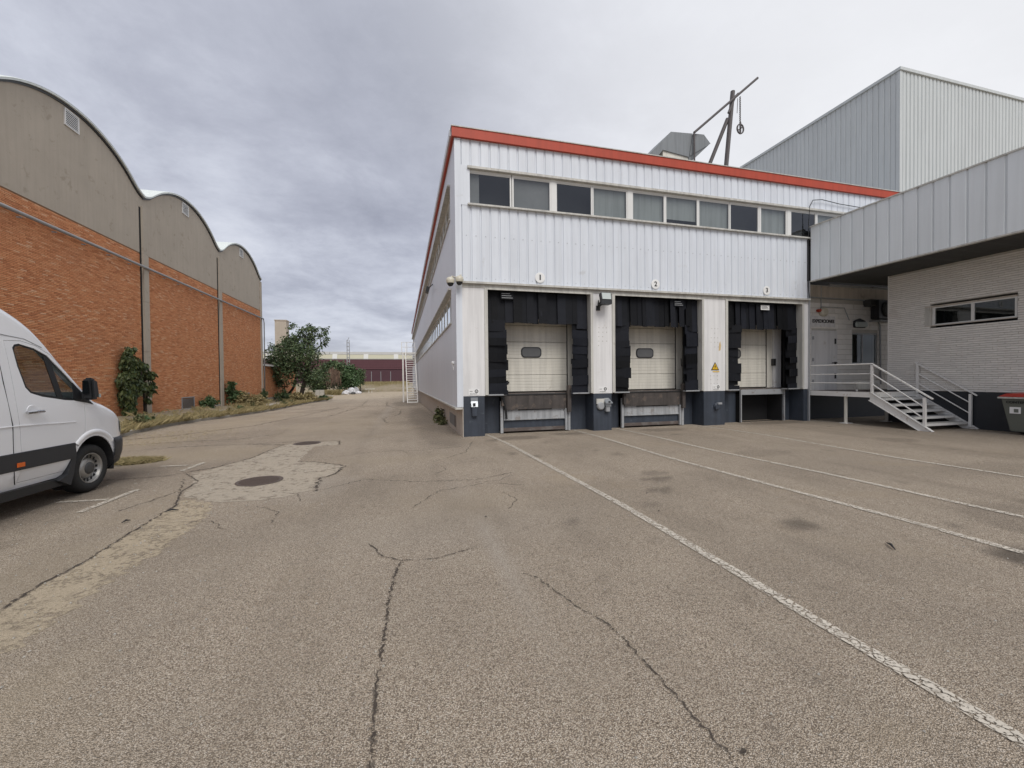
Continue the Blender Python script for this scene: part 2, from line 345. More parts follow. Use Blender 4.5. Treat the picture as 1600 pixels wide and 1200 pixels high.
def text(name, txt, size, loc, parent, mat, face='-Y', bold=0, off=.0):
    me = text_mesh(txt, size, off=off); me.materials.clear(); me.materials.append(mat)
    rot = Matrix.Rotation(PI/2, 4, 'X')
    if face == '-X': rot = Matrix.Rotation(-PI/2, 4, 'Z') @ rot
    if bold: me.transform(Matrix.Scale(bold, 4, (1,0,0)))
    me.transform(rot); return link(name, me, loc, parent)

def gz(y): return -.0212*min(max(0, y-10), 52)
def fnoise(x, y, s=1.0, o=0): return mnoise.fractal(Vector((x*s, y*s, o)), 1.0, 2.0, 4)

# ------------------------------------------------------------------ ground
def make_ground():
    xs = np.concatenate([[-600,-250,-120,-60,-30,-20], np.arange(-15, 18.01, .14), [20,24,30,60,120,250,600]])
    ys = np.concatenate([[-300,-100,-40,-15,-6,-3,-1], np.arange(0, 16, .14), np.arange(16, 62, .6), [62,66,72,80,89,95,103,130,200,400,900]])
    X, Y = np.meshgrid(xs, ys); Z = np.vectorize(gz)(Y)
    nx = len(xs); vs = np.stack([X, Y, Z], -1).reshape(-1, 3)
    idx = np.arange(len(ys)*nx).reshape(len(ys), nx)
    fs = np.stack([idx[:-1,:-1], idx[:-1,1:], idx[1:,1:], idx[1:,:-1]], -1).reshape(-1, 4)
    me = bpy.data.meshes.new('ground'); me.from_pydata(vs.tolist(), [], fs.tolist())
    me.materials.append(m_asphalt)
    ca = me.color_attributes.new('wear', 'FLOAT_COLOR', 'POINT')
    st = np.zeros(len(vs)); sand = np.zeros(len(vs)); pale = np.zeros(len(vs)); x = vs[:,0]; y = vs[:,1]
    jit = np.array([fnoise(a, b, 1.5) if -15 < a < 18 and 0 <= b < 62 else 0 for a, b in zip(x, y)])
    jit2 = np.array([fnoise(a, b, .5, 7) if -15 < a < 18 and 0 <= b < 62 else 0 for a, b in zip(x, y)])
    def blob(cx, cy, rx, ry, a, edge=.35):
        d = np.sqrt(((x-cx)/rx)**2+((y-cy)/ry)**2)+jit*.25; return a*np.clip((1-d)/edge, 0, 1)
    for b in ((3.98,5.92,.30,.16,.4),(3.85,5.58,.30,.17,.6),(3.46,5.02,.26,.16,.55),(4.08,3.40,.24,.19,.6),(5.2,2.28,.34,.24,.8),
              (3.0,10.6,.8,.5,.5),(4.6,10.9,.6,.35,.45),(7.6,10.8,1.0,.5,.4),(12,11.2,1.6,.5,.4),(14.8,9.6,1.2,1.5,.35),(6.6,3.0,.8,.5,.28),(9.5,4.5,1.1,.6,.2),(7.2,6.8,.9,.4,.22),(11.5,7.2,.6,.4,.3),
              (-4.9,7.0,1.2,3,.35),(-4.9,4.0,1.2,3,.35),(1.0,12.5,.7,4,.35),(.9,20,.8,9,.4),(.2,38,1.4,7,.4),(-5.2,9.0,1.5,.6,.3)):
        st = np.maximum(st, blob(*b))
    st = np.maximum(st, .16*np.clip(jit2*1.8, 0, 1))
    for xo, cv_, y0_, y1_ in ((3.4,.012,1,11.4),(5.0-.1,.012,1,11.4),(7.4,-.01,2,11.4),(8.9,-.01,2,11.4),(-.9,.004,5,60),(.5,.004,5,60),(11.2,-.008,3,11),(1.5,.03,0,9)):
        c_ = xo+cv_*(y-6)**2*(1 if abs(cv_) > .005 else .0)+.12*np.sin(y*.35)
        st = np.maximum(st, .17*np.clip(1.2-np.abs(x-c_)/.17, 0, 1)*(y > y0_)*(y < y1_)*np.clip(.65+jit*1.2, 0, 1))
    for _ in range(46):
        cx_, cy_ = random.uniform(1.5, 14), random.uniform(1.5, 11.2); q_ = random.uniform(.05, .16); st = np.maximum(st, blob(cx_, cy_, q_, q_*random.uniform(.7,1.3), random.uniform(.2, .55)))
    for b in ((-4.5,10.4,2.8,1.6,.5),(-7.0,13.6,1.6,3.5,.6),(-6.8,20,1.8,9,.45),(-2.2,17,2.6,6,.25),(-2.3,1.8,1.3,1.2,.35),(.9,5.2,1.6,.9,.2),(-2.9,3.0,.9,3.5,.3),(-1.9,2.6,.35,.6,.35),(-.3,8.5,2.5,.6,.2)):
        sand = np.maximum(sand, blob(*b, .8))
    sand = np.maximum(sand, .5*np.clip((y-45)/25, 0, 1)*(y < 110))
    for b in ((-1.4,6.8,.8,1.2,.3),(.85,3.6,.12,1.6,.4),(.3,4.4,2.4,1.2,.12),(-.9,26,.35,16,.3),(.75,6,.15,1.0,.2)):
        pale = np.maximum(pale, blob(*b, .9))
    far = (y > 110) | (np.abs(x) > 25); sand[far] = .7
    ca.data.foreach_set('color', np.stack([st, sand, pale, np.ones(len(vs))], -1).reshape(-1).astype(np.float32))
    struct(link('ground', me, (0,0,0)), 'worn brownish asphalt yard running down to the road')
make_ground()

def jagged(pts, step=.05, amp=.02):
    out = [Vector(pts[0])]
    for a, b in zip(pts, pts[1:]):
        a = Vector(a); b = Vector(b); n = max(1, int((b-a).length/step)); nrm = Vector((-(b-a).y, (b-a).x)).normalized()
        for i in range(1, n+1):
            p = a.lerp(b, i/n); out.append(p+nrm*random.uniform(-amp, amp)*(i < n))
    return out
def ribbon(pts, w, h=.006, name='asphalt_crack', mat=None, amp=.02, step=.05, wj=.7):
    P = jagged(pts, step, amp); vs = []; fs = []
    for i, p in enumerate(P):
        d = (P[min(i+1,len(P)-1)]-P[max(i-1,0)]).normalized(); n = Vector((-d.y, d.x))
        ww = w*random.uniform(1-wj, 1+wj*.6)/2*(min(1, (len(P)-1-i)/4+.15))
        for s_ in (-1, 1): q = p+n*ww*s_; vs.append((q.x, q.y, gz(q.y)+h))
    fs = [(2*i, 2*i+1, 2*i+3, 2*i+2) for i in range(len(P)-1)]
    mb = MB(); mb.add(vs, fs); o = struct(mb.build(name, mat or m_crack))
    if mat is None:      # crumbled fringe either side of the crack
        vs = []
        for i, p in enumerate(P):
            d = (P[min(i+1,len(P)-1)]-P[max(i-1,0)]).normalized(); n = Vector((-d.y, d.x))
            for s_ in (-1, 1): q = p+n*w*random.uniform(.7, 1.7)*s_; vs.append((q.x, q.y, gz(q.y)+h-.0015))
        mb = MB(); mb.add(vs, [(2*i, 2*i+1, 2*i+3, 2*i+2) for i in range(len(P)-1)]); o2 = mb.build('crumbled_edge', m_crackw, o); o2['kind'] = 'structure'
    return o

ribbon([(-.16,1.2),(-.15,1.7),(-.15,1.99),(-.15,2.28),(-.13,2.68),(-.12,3.06),(-.09,3.39),(-.04,3.71)], .013, amp=.010, step=.018)
ribbon([(-.04,3.71),(-.2,3.86),(-.34,4.2)], .012, amp=.01); ribbon([(-.04,3.71),(.26,3.67),(.66,3.81)], .009, amp=.01, step=.03)
ribbon([(1.29,1.2),(1.294,1.36),(1.31,1.41),(1.30,1.64),(1.30,1.78),(1.288,1.99),(1.279,2.21),(1.264,2.38),(1.16,2.6),(1.08,2.85),(1.02,3.09),(.93,3.2)], .0085, amp=.012, step=.025)
ribbon([(-2.75,2.6),(-2.75,3.68),(-2.79,4.06),(-2.75,4.45),(-2.8,5.16),(-2.82,5.73),(-2.84,6.18),(-3.1,6.9),(-3.17,7.58),(-3.64,8.28)], .020, amp=.014, step=.04)
0 and ribbon([(-2.26,2.6),(-2.27,3.04),(-2.276,3.5),(-2.27,4.02),(-2.24,4.59),(-2.24,5.5),(-2.39,6.05)], .014, amp=.02)
ribbon([(-5.6,8.2),(-4.5,8.1),(-3.9,8.15),(-3.33,8.71),(-3.0,9.6),(-2.95,10.7),(-2.9,11.44),(-3.5,11.3)], .02, amp=.02)
ribbon([(-2.9,11.44),(-3.9,11.9),(-2.6,11.95),(-1.63,11.7),(-1.54,10.88)], .03, amp=.02)
ribbon([(-2.0,8.77),(-1.63,8.65),(-1.04,8.1),(-1.12,7.49),(-1.31,7.18),(-1.23,6.38)], .028, amp=.03)
ribbon([(-1.23,6.38),(-.6,6.9),(.2,6.5),(1.1,6.35),(1.9,6.7)], .010, amp=.03)
ribbon([(.1,5.2),(.5,5.9),(1.2,6.1),(1.8,5.8)], .008, amp=.03); ribbon([(4.2,1.8),(4.8,2.0),(5.0,1.6)], .010, amp=.02)
ribbon([(-8.2,14),(-6.8,15.2),(-5.6,18),(-5.0,24),(-4.6,33)], .05, amp=.06, step=.2)
ribbon([(-7.0,11.2),(-5.4,12.0),(-3.9,11.9)], .03, amp=.04, step=.1); ribbon([(-7.6,12.6),(-6.2,13.1),(-4.6,13.2),(-3.4,14.6)], .03, amp=.05, step=.1)
ribbon([(-.6,17),(-.9,19.5),(-.2,22),(-.1,26)], .03, amp=.05, step=.2); ribbon([(.6,8.0),(1.3,8.8),(1.7,10.3)], .012, amp=.02)
ribbon([(-1.5,9.0),(-.6,9.5),(.4,9.3),(1.4,9.6)], .012, amp=.03); ribbon([(-3.4,6.1),(-3.15,7.0),(-3.5,7.9)], .012, amp=.03)
ribbon([(-.3,28),(-1.2,34),(-1.6,44)], .035, amp=.08, step=.3); ribbon([(-3.6,22),(-3.2,34),(-3.9,50)], .04, amp=.1, step=.3)
for k in range(9):      # short hairline cracks beside the big ones
    a = random.uniform(-3.6, 1.6); b = random.uniform(4.5, 9.5); t_ = random.uniform(0, PI)
    ribbon([(a, b), (a+.4*math.cos(t_), b+.4*math.sin(t_)), (a+.8*math.cos(t_+.4), b+.8*math.sin(t_+.4))], .007, amp=.02)

def sheet(name, poly, mat, h=.003, step=.08, amp=.03, cen=None):
    P = jagged(list(poly)+[poly[0]], step, amp)[:-1]
    mb = MB()
    from mathutils.geometry import tessellate_polygon
    tri = tessellate_polygon([[Vector((p.x, p.y, 0)) for p in P]])
    mb.add([(p.x, p.y, gz(p.y)+h) for p in P], [tuple(t) for t in tri])
    bm = bmesh.new(); me0 = bpy.data.meshes.new('t'); me0.from_pydata(mb.v, [], mb.f); bm.from_mesh(me0)
    bmesh.ops.recalc_face_normals(bm, faces=bm.faces)
    if bm.faces[0].normal.z < 0: bmesh.ops.reverse_faces(bm, faces=bm.faces)
    for y in (10.0,): 
        bmesh.ops.bisect_plane(bm, geom=bm.verts[:]+bm.edges[:]+bm.faces[:], plane_co=(0,y,0), plane_no=(0,1,0))
    for v in bm.verts: v.co.z = gz(v.co.y)+h
    me = bpy.data.meshes.new(name); bm.to_mesh(me); bm.free(); me.materials.append(mat)
    return struct(link(name, me, (0,0,0)))
sheet('repair_patch', [(-2.94,6.6),(-3.25,7.6),(-3.5,8.2),(-3.25,8.8),(-2.98,9.6),(-2.93,10.75),(-2.9,11.4),(-2.2,11.75),(-1.65,11.62),(-1.56,10.9),(-2.07,10.75),(-2.0,8.8),(-1.63,8.62),(-1.06,8.1),(-1.13,7.5),(-1.32,7.18),(-1.28,6.45),(-1.74,6.1),(-2.4,6.2)], m_repair, .003)
sheet('trench_strip', [(-2.75,1.0),(-2.75,3.68),(-2.79,4.06),(-2.75,4.45),(-2.8,5.16),(-2.82,5.73),(-2.84,6.18),(-2.92,6.5),(-2.42,6.12),(-2.24,5.5),(-2.24,4.59),(-2.27,4.02),(-2.276,3.5),(-2.27,3.04),(-2.26,1.0)], m_sand, .002, amp=.05, step=.05)

def marking(pts, w, h=.0085):
    P = [Vector(p) for p in pts]; P = [a.lerp(b, i/10) for a, b in zip(P, P[1:]) for i in range(10)]+[P[-1]]
    vs = []
    for i, p in enumerate(P):
        d = (P[min(i+1,len(P)-1)]-P[max(i-1,0)]).normalized(); n = Vector((-d.y, d.x))
        for s_ in (-1, 1): q = p+n*w/2*s_+n*random.uniform(-.004,.004); vs.append((q.x, q.y, gz(q.y)+h))
    mb = MB(); mb.add(vs, [(2*i+1, 2*i, 2*i+2, 2*i+3) for i in range(len(P)-1)]); return struct(mb.build('road_marking', m_paint))
marking([(2.30,11.75),(2.46,9.25),(2.62,4.53),(2.60,2.9),(2.575,1.9),(2.575,.3)], .098)
marking([(5.08,11.75),(5.02,7.0),(5.15,4.8),(5.27,3.3),(5.31,1.6)], .10)
marking([(6.47,11.7),(6.40,7.3),(6.58,5.1),(6.60,3.7),(6.63,1.6)], .10)
marking([(9.25,11.75),(9.35,8.8),(9.07,5.6),(9.15,4),(9.15,1)], .10)
marking([(13.92,11.5),(14.02,10.2),(14.0,9.6)], .08)
marking([(-4.45,6.80),(-3.88,6.76)], .075); marking([(-3.84,6.18),(-3.80,7.24)], .085, .0105)
marking([(-4.4,9.1),(-3.85,9.05)], .09); marking([(-3.80,8.5),(-3.76,9.25)], .09, .0105)
marking([(-5.9,9.6),(-5.2,9.4)], .08)

def manhole(x, y, r, lab):
    z = gz(y); mb = MB(); mb.lathe((x,y,z), (0,0,1), [(r+.02,.0065),(r+.02,.011),(r,.013),(r-.012,.009),(0,.009)], 40)
    t = mb.build('manhole_cover', m_manhole); tag(t, lab, 'manhole cover', 'manhole covers in the pale repair')
    rb = MB()
    for i in range(-5, 6):
        l = math.sqrt(max(.01, (r*.9)**2-(i*r*.16)**2)); zz = z+.010
        rb.box(x-l, x+l, y+i*r*.16-.008, y+i*r*.16+.008, zz, zz+.004)
    rb.build('raised_rib', m_manhole, t)
manhole(-2.21, 7.29, .31, 'larger nearer round iron manhole cover set in the pale repair patch')
manhole(-2.38, 11.47, .30, 'farther round iron manhole cover at the back end of the pale repair')

# ------------------------------------------------------------------ verge with kerb, soil, slabs
KERB = [(-8.3,11.2),(-8.35,13.5),(-8.41,15.3),(-8.78,17.0),(-9.05,19),(-9.05,21.2),(-8.77,23.4),(-8.46,27.5),(-8.40,31),(-8.8,38),(-9.0,44),(-8.9,53),(-9.5,62),(-11,72),(-14,80)]
def verge():
    mb = MB(); vs = []; n = 9
    K = [Vector(a).lerp(Vector(b), i/5) for a, b in zip(KERB, KERB[1:]) for i in range(5)]+[Vector(KERB[-1])]
    for p in K:
        for j in range(n):
            t = j/(n-1); x = p.x-.14+( -12.55-p.x+.14)*t if p.y < 44 else p.x-.14-12*t
            vs.append((x, p.y, gz(p.y)+.115+.19*t+.03*fnoise(x, p.y, 1.3)*(0 < t < 1)))
    mb.add(vs, [(i*n+j, (i+1)*n+j, (i+1)*n+j+1, i*n+j+1) for i in range(len(K)-1) for j in range(n-1)])
    struct(mb.build('verge', m_soil, smooth=True), 'dirt and dry grass verge along the brick wall')
    for a, b in zip(KERB, KERB[1:]):
        a = Vector(a); b = Vector(b); m_ = max(1, int((b-a).length)); nn = Vector((-(b-a).y, (b-a).x)).normalized()*.15
        for i in range(m_):
            p = a.lerp(b, (i+.01)/m_); q = a.lerp(b, (i+.99)/m_); h = .12+random.uniform(-.015,.01)
            mk = MB(); za, zb = gz(p.y), gz(q.y)
            mk.hexa([(p.x,p.y,za-.05),(q.x,q.y,zb-.05),(q.x+nn.x,q.y+nn.y,zb-.05),(p.x+nn.x,p.y+nn.y,za-.05)],
                    [(p.x,p.y,za+h),(q.x,q.y,zb+h),(q.x+nn.x,q.y+nn.y,zb+h),(p.x+nn.x,p.y+nn.y,za+h)])
            kerbs.append(mk)
kerbs = []
verge()
kt = thing('kerb', 'broken grey concrete kerb edging the grassy verge', 'kerb', (-8.5, 20, -.2))
for k in kerbs: k.build('kerb_stone', m_concl, kt)
def slab_path():
    t = thing('footpath', 'pale concrete slab footpath showing through grass beside the kerb', 'footpath', (-10, 20, -.1)); struct(t)
    if 'category' in t: del t['category']
    y = 12.0
    while y < 44:
        h = gz(y)+.115+.19*.25+.035; mb = MB(); x0 = -10.2 if y < 24 else -10.6
        mb.box(x0-1.0, x0+1.0, y, y+1.46, h-.06, h+random.uniform(0,.015)-.005)
        mb.build('paving_slab', m_concl, t); y += 1.5
slab_path()

def blades(name, n, pick, mat, hh=(.1,.35), w=.012, lean=.6, parent=None):
    vs = []; fs = []
    for i in range(n):
        x, y, z = pick(); a = random.uniform(0, 2*PI); h = random.uniform(*hh); l = random.uniform(0, lean)*h; b = random.uniform(0, 2*PI)
        dx, dy = math.cos(a)*w, math.sin(a)*w; k = len(vs)
        vs += [(x-dx,y-dy,z), (x+dx,y+dy,z), (x+dx*.5+math.cos(b)*l*.4, y+dy*.5+math.sin(b)*l*.4, z+h*.6), (x+math.cos(b)*l, y+math.sin(b)*l, z+h)]
        fs += [(k,k+1,k+2), (k,k+2,k+3)]
    mb = MB(); mb.v = vs; mb.f = fs; mb.mi = [0]*len(fs); return mb.build(name, mat, parent)
def kx(y):
    for a, b in zip(KERB, KERB[1:]):
        if a[1] <= y <= b[1]: return a[0]+(b[0]-a[0])*(y-a[1])/(b[1]-a[1])
    return -9
def pick_verge():
    while True:
        y = random.uniform(12.5, 60); t = random.random()**1.4; k = kx(y); x = k+.1-(3.4*t)
        d = fnoise(x, y, .6, 3)+(.30 if t < .22 else -.22)
        if 15 < y < 20 and t < .6: d += .3
        if d+.35*fnoise(x, y, 3.0, 9) > random.uniform(.0, .4): return x, y, gz(y)+.12+.19*t
tag(blades('dry_grass', 19000, pick_verge, m_grass, (.05,.30), .011, 1.5), 'straw coloured dry grass overgrowing the verge and kerb', 'grass', kind='stuff')
def pick_tuft():
    a = random.uniform(0, 2*PI); r = random.random()**.6; return -5.3+math.cos(a)*r*.55+random.gauss(0,.06), 9.75+math.sin(a)*r*.32, 0
tag(blades('grass_clippings', 6000, pick_tuft, m_grass, (.02,.09), .008, 2.5), 'low heap of dry grass on the asphalt ahead of the van', 'grass', kind='stuff')
def pick_road():
    return random.gauss(-6.6, .9), random.uniform(11, 16), gz(13)
tag(blades('scattered_straw', 1500, pick_road, m_grass, (.01,.03), .006, 4), 'loose straw scattered on the road beside the verge', 'grass', kind='stuff')

# ------------------------------------------------------------------ foliage helpers
def leaves(mb, centers, n, size, droop=.3, shell=.5):
    """rhombic leaves spread through ellipsoids; centers: (x,y,z,rx,ry,rz)"""
    vol = [c[3]*c[4]*c[5] for c in centers]; tot = sum(v**.8 for v in vol)
    for c, v in zip(centers, vol):
        # sub-clumps give gaps and light/dark masses
        m = int(n*v**.8/tot); sub = []
        for _ in range(max(5, m//38)):
            u = Vector((random.gauss(0,1), random.gauss(0,1), random.gauss(0,1))).normalized()*(random.random()**shell)
            sub.append(Vector((c[0]+u.x*c[3], c[1]+u.y*c[4], c[2]+u.z*c[5])))
        sr = .26*min(c[3], c[5])
        for i in range(m):
            s_ = random.choice(sub); p = s_+Vector((random.gauss(0,sr), random.gauss(0,sr), random.gauss(0,sr)))
            d = Vector((random.uniform(-1,1), random.uniform(-1,1), random.uniform(-1,.6)-droop)).normalized()
            q = d.cross(Vector((random.uniform(-1,1), random.uniform(-1,1), random.uniform(-1,1)))).normalized()
            l = size*random.uniform(.6, 1.3); w = l*.24
            mb.add([p, p+d*l*.45+q*w, p+d*l, p+d*l*.45-q*w], [(0,1,2,3)])
    return mb
def limb(mb, a, b, r0, r1, wob=.15, n=6):
    a = Vector(a); b = Vector(b); P = []
    for i in range(n+1):
        t = i/n; p = a.lerp(b, t); p += Vector((random.uniform(-1,1), random.uniform(-1,1), random.uniform(-.5,.5)))*wob*(0 < i < n); P.append(p)
    mb.tube(P, [r0+(r1-r0)*i/n for i in range(n+1)], 7); return P
def tree_main():
    bx, by = -10.6, 47.6; bz = gz(by)+.2
    t = thing('tree', 'dark leafy tree with leaning twin trunks past the end of the brick wall', 'tree', (bx, by, bz))
    s = .0722
    def q(px, py, dy=0): return Vector((bx+(px-470)*s*.97+dy*-.17, by-(px-470)*s*.26+dy, bz+(626-py)*s))
    tr = MB()
    limb(tr, q(470,628), q(482,585), .24, .17, .06); limb(tr, q(482,585), q(489,556), .17, .12, .06); limb(tr, q(489,556), q(503,546), .10, .07, .05)
    limb(tr, q(503,546), q(505,522), .07, .04, .05); limb(tr, q(489,556), q(478,530), .10, .05, .1)
    limb(tr, q(447,627,.8), q(462,606,.8), .16, .12, .05); limb(tr, q(462,606,.8), q(468,580,.6), .12, .06, .08); limb(tr, q(447,627,.8), q(449,605,.8), .11, .05, .05)
    limb(tr, q(482,585), q(500,570), .08, .03, .1); limb(tr, q(449,605,.8), q(436,585,.6), .05, .03, .1); limb(tr, q(482,590), q(455,555), .09, .03, .1); limb(tr, q(478,530), q(458,535), .04, .02)
    tr.build('trunk', m_bark, t, smooth=True)
    c = [(455,562,24,20),(443,580,20,17),(447,548,15,12),(474,535,20,14),(490,524,15,9),(506,533,8,13),(485,556,22,18),(470,580,24,18),(437,600,16,9),(428,594,8,8),(466,545,18,13),(500,590,14,12),(480,598,18,9),(466,518,8,5),(487,519,8,4),(508,520,5,4),(434,566,9,8)]
    L_ = []
    for px, py, rx, rz in c:
        p = q(px, py, random.uniform(-.8,.8)); L_.append((p.x, p.y, p.z, rx*s, (rx+rz)*.45*s, rz*s))
    leaves(MB_c := MB(), L_, 10500, .27, .15, .34); MB_c.build('crown', m_leaf, t)
tree_main()

def ivy():
    t = thing('climbing_shrub', 'tall dark green shrub climbing the brick wall beside a concrete column', 'shrub', (-12.1, 22.6, .05))
    st = MB()
    for a, b in (((-12.25,22.9,0),(-12.3,22.9,3.1)), ((-12.2,23.2,0),(-12.1,23.6,2.4)), ((-12.15,24.0,0),(-12.2,24.4,1.9))): limb(st, a, b, .06, .02, .08)
    st.build('stem', m_bark, t)
    L_ = [(-12.25,23.0,3.1,.15,.22,.35),(-12.2,22.85,2.6,.2,.36,.5),(-12.2,22.75,1.8,.24,.46,.6),(-12.2,22.8,1.1,.24,.46,.6),(-12.2,22.85,.5,.2,.36,.4),
          (-12.15,23.55,2.3,.2,.28,.4),(-12.15,23.5,1.5,.2,.36,.5),(-12.1,24.25,1.95,.16,.30,.28),(-12.1,24.4,1.4,.12,.2,.4),(-12.1,24.1,.8,.08,.12,.35)]
    mb = leaves(MB(), L_, 9000, .19, 1.3, .5)
    mb.build('foliage', m_leaf2, t)
ivy()

# ------------------------------------------------------------------ brick warehouse with three vaulted bays (left)
XB = -12.5; BAYS = [7.35, 16.05, 24.75, 33.55, 42.4]
bw = thing('brick_warehouse', 'long orange brick warehouse with wavy concrete gables under a vaulted roof', 'building', (XB, 30, -.5))
def zarc(y, a, b): 
    h = (b-a)/2; rise = 1.93; Rr = (h*h+rise*rise)/(2*rise); e = max(0, min(y-a, b-y)); w = .8
    return 10.51+math.sqrt(max(0, Rr*Rr-(y-(a+b)/2)**2))-(Rr-rise)+(.88*(w-e)**2/(2*w) if e < w else 0)
def brick_wall(name, x, y0, y1, z0, z1, nx, mat, parent, bl=.24, bh=.046, j=.011, jit=.012, holes=(), axis='x', jv=None):
    jv = j if jv is None else jv
    """bricks on a plane facing nx along x (or -Y when axis='y', x is then the y of the plane and y0..y1 run along x)"""
    rows = int((z1-z0)/(bh+j)); cols = int((y1-y0)/(bl+jv))+2; V = []; Fq = []
    for r in range(rows):
        zz = z0+r*(bh+j); off = (r % 2)*(bl+jv)/2+random.uniform(-.02,.02)
        for c in range(cols):
            a = max(y0, y0-bl*.5+off+c*(bl+jv)-(bl+jv)/2); b = min(y1, y0-bl*.5+off+c*(bl+jv)-(bl+jv)/2+bl)
            if b-a < .04: continue
            m_ = (a+b)/2; mz = zz+bh/2
            if any(h0 < b and a < h1 and h2 < zz+bh and zz < h3 for h0,h1,h2,h3 in holes):
                for h0,h1,h2,h3 in holes:
                    if h2 < zz+bh and zz < h3:
                        if a < h0 < b: b = h0
                        elif a < h1 < b: a = h1
                        elif h0 <= a and b <= h1: b = a
                if b-a < .03: continue
            d = .012+random.random()*jit; w1, w2 = random.uniform(-.003,.003), random.uniform(-.003,.003); k = len(V); e = .003
            P = [(0,a,zz+w1),(0,b,zz+w2),(0,b,zz+bh+w2),(0,a,zz+bh+w1)]
            Q = [(d,a+e,zz+w1+e),(d+random.uniform(-.003,.003),b-e,zz+w2+e),(d,b-e,zz+bh+w2-e),(d+random.uniform(-.003,.003),a+e,zz+bh+w1-e)]
            for u, v_, w_ in P+Q: V.append((x+nx*u, v_, w_) if axis == 'x' else (v_, x-u, w_))
            Fq += [(k+4,k+5,k+6,k+7),(k,k+1,k+5,k+4),(k+1,k+2,k+6,k+5),(k+2,k+3,k+7,k+6),(k+3,k,k+4,k+7)]
    mb = MB(); mb.v = V; mb.f = Fq; mb.mi = [0]*len(Fq)
    o = mb.build(name, mat, parent); o['kind'] = 'stuff'; return o
bw_holes = {2: [(28.1,29.55,-.1,.62)], 3: [(37.6,39.0,-.1,.56)]}
for i in range(4):
    a, b = BAYS[i], BAYS[i+1]; c0 = a+.24; c1 = b-.24
    MB().box(XB-.3, XB-.005, a, b, -1.2, 7.99).build('wall', m_mortar, bw)
    brick_wall('brickwork', XB, c0, c1, -.9 if i > 1 else -.5, 7.98, 1, m_brick, bw, holes=bw_holes.get(i, ()))
    mb = MB(); n = 44
    top = [(a+(b-a)*k/n, zarc(a+(b-a)*k/n, a, b)-.06) for k in range(n+1)]
    poly = [(XB-.28, a, 7.99)]+[(XB-.28, y, z) for y, z in top]+[(XB-.28, b, 7.99)]
    mb.prism(poly, (.30, 0, 0)); mb.build('concrete_gable', m_conc, bw)
    # corrugated vault roof with a black strip added as the shadow line under its edge
    y_ = [a+(b-a)*k/n for k in range(n+1)]; rb = MB(); un = MB(); dk = MB(); vs = []
    xs = [XB+.155-.09*k for k in range(0, 14)]+[XB-2, XB-8, XB-24]
    for k, x in enumerate(xs):
        for y in y_: vs.append((x, y, zarc(y, a, b)+.038+(.03 if k % 2 else 0)))
    m_ = n+1; rb.add(vs, [(k*m_+q, (k+1)*m_+q, (k+1)*m_+q+1, k*m_+q+1) for k in range(len(xs)-1) for q in range(n)])
    rb.build('roof', m_roofw, bw)
    for k in range(n):
        y0_, y1_ = y_[k], y_[k+1]; z0_, z1_ = zarc(y0_, a, b), zarc(y1_, a, b)
        dk.hexa([(XB-.5,y0_,z0_-.13),(XB+.07,y0_,z0_-.13),(XB+.07,y1_,z1_-.13),(XB-.5,y1_,z1_-.13)], [(XB-.5,y0_,z0_-.042),(XB+.07,y0_,z0_-.042),(XB+.07,y1_,z1_-.042),(XB-.5,y1_,z1_-.042)])
        un.hexa([(XB-.5,y0_,z0_-.04),(XB+.15,y0_,z0_-.04),(XB+.15,y1_,z1_-.04),(XB-.5,y1_,z1_-.04)], [(XB-.5,y0_,z0_+.035),(XB+.15,y0_,z0_+.035),(XB+.15,y1_,z1_+.035),(XB-.5,y1_,z1_+.035)])
    un.build('roof_edge', m_roofw, bw); dk.build('eave_shadow_strip', m_black, bw)
    # gable louvre just under the vault
    cy = (a+b)/2-.2; zt = zarc(cy, a, b)-.22
    fr = MB(); w = .36
    fr.box(XB+.0, XB+.07, cy-w, cy-w+.04, zt-.66, zt); fr.box(XB, XB+.07, cy+w-.04, cy+w, zt-.66, zt)
    fr.box(XB, XB+.07, cy-w+.04, cy+w-.04, zt-.04, zt); fr.box(XB, XB+.07, cy-w+.04, cy+w-.04, zt-.66, zt-.62)
    lv = fr.build('gable_louvre', m_white, bw)
    MB().box(XB+.021, XB+.024, cy-w+.04, cy+w-.04, zt-.62, zt-.04).build('louvre_back', m_hole, lv)
    for k in range(8):
        z = zt-.60+k*.07; sl = MB(); sl.hexa([(XB+.03,cy-w+.04,z+.03),(XB+.065,cy-w+.04,z),(XB+.065,cy+w-.04,z),(XB+.03,cy+w-.04,z+.03)],
                [(XB+.03,cy-w+.04,z+.062),(XB+.065,cy-w+.04,z+.032),(XB+.065,cy+w-.04,z+.032),(XB+.03,cy+w-.04,z+.062)]); sl.build('slat', m_white, lv)
    for h0,h1,h2,h3 in bw_holes.get(i, ()):
        g = MB(); g.box(XB+.0, XB+.045, h0-.03, h0+.03, h2, h3+.03); g.box(XB, XB+.045, h1-.03, h1+.03, h2, h3+.03)
        g.box(XB, XB+.045, h0+.03, h1-.03, h3-.03, h3+.03); g.box(XB, XB+.045, h0+.03, h1-.03, h2, h2+.05)
        gg = g.build('ventilation_grille', m_steelg, bw)
        for k in range(9): MB().box(XB+.003, XB+.035, h0+.03, h1-.03, h2+.07+k*.065, h2+.10+k*.065).build('slat', m_sheet, gg)
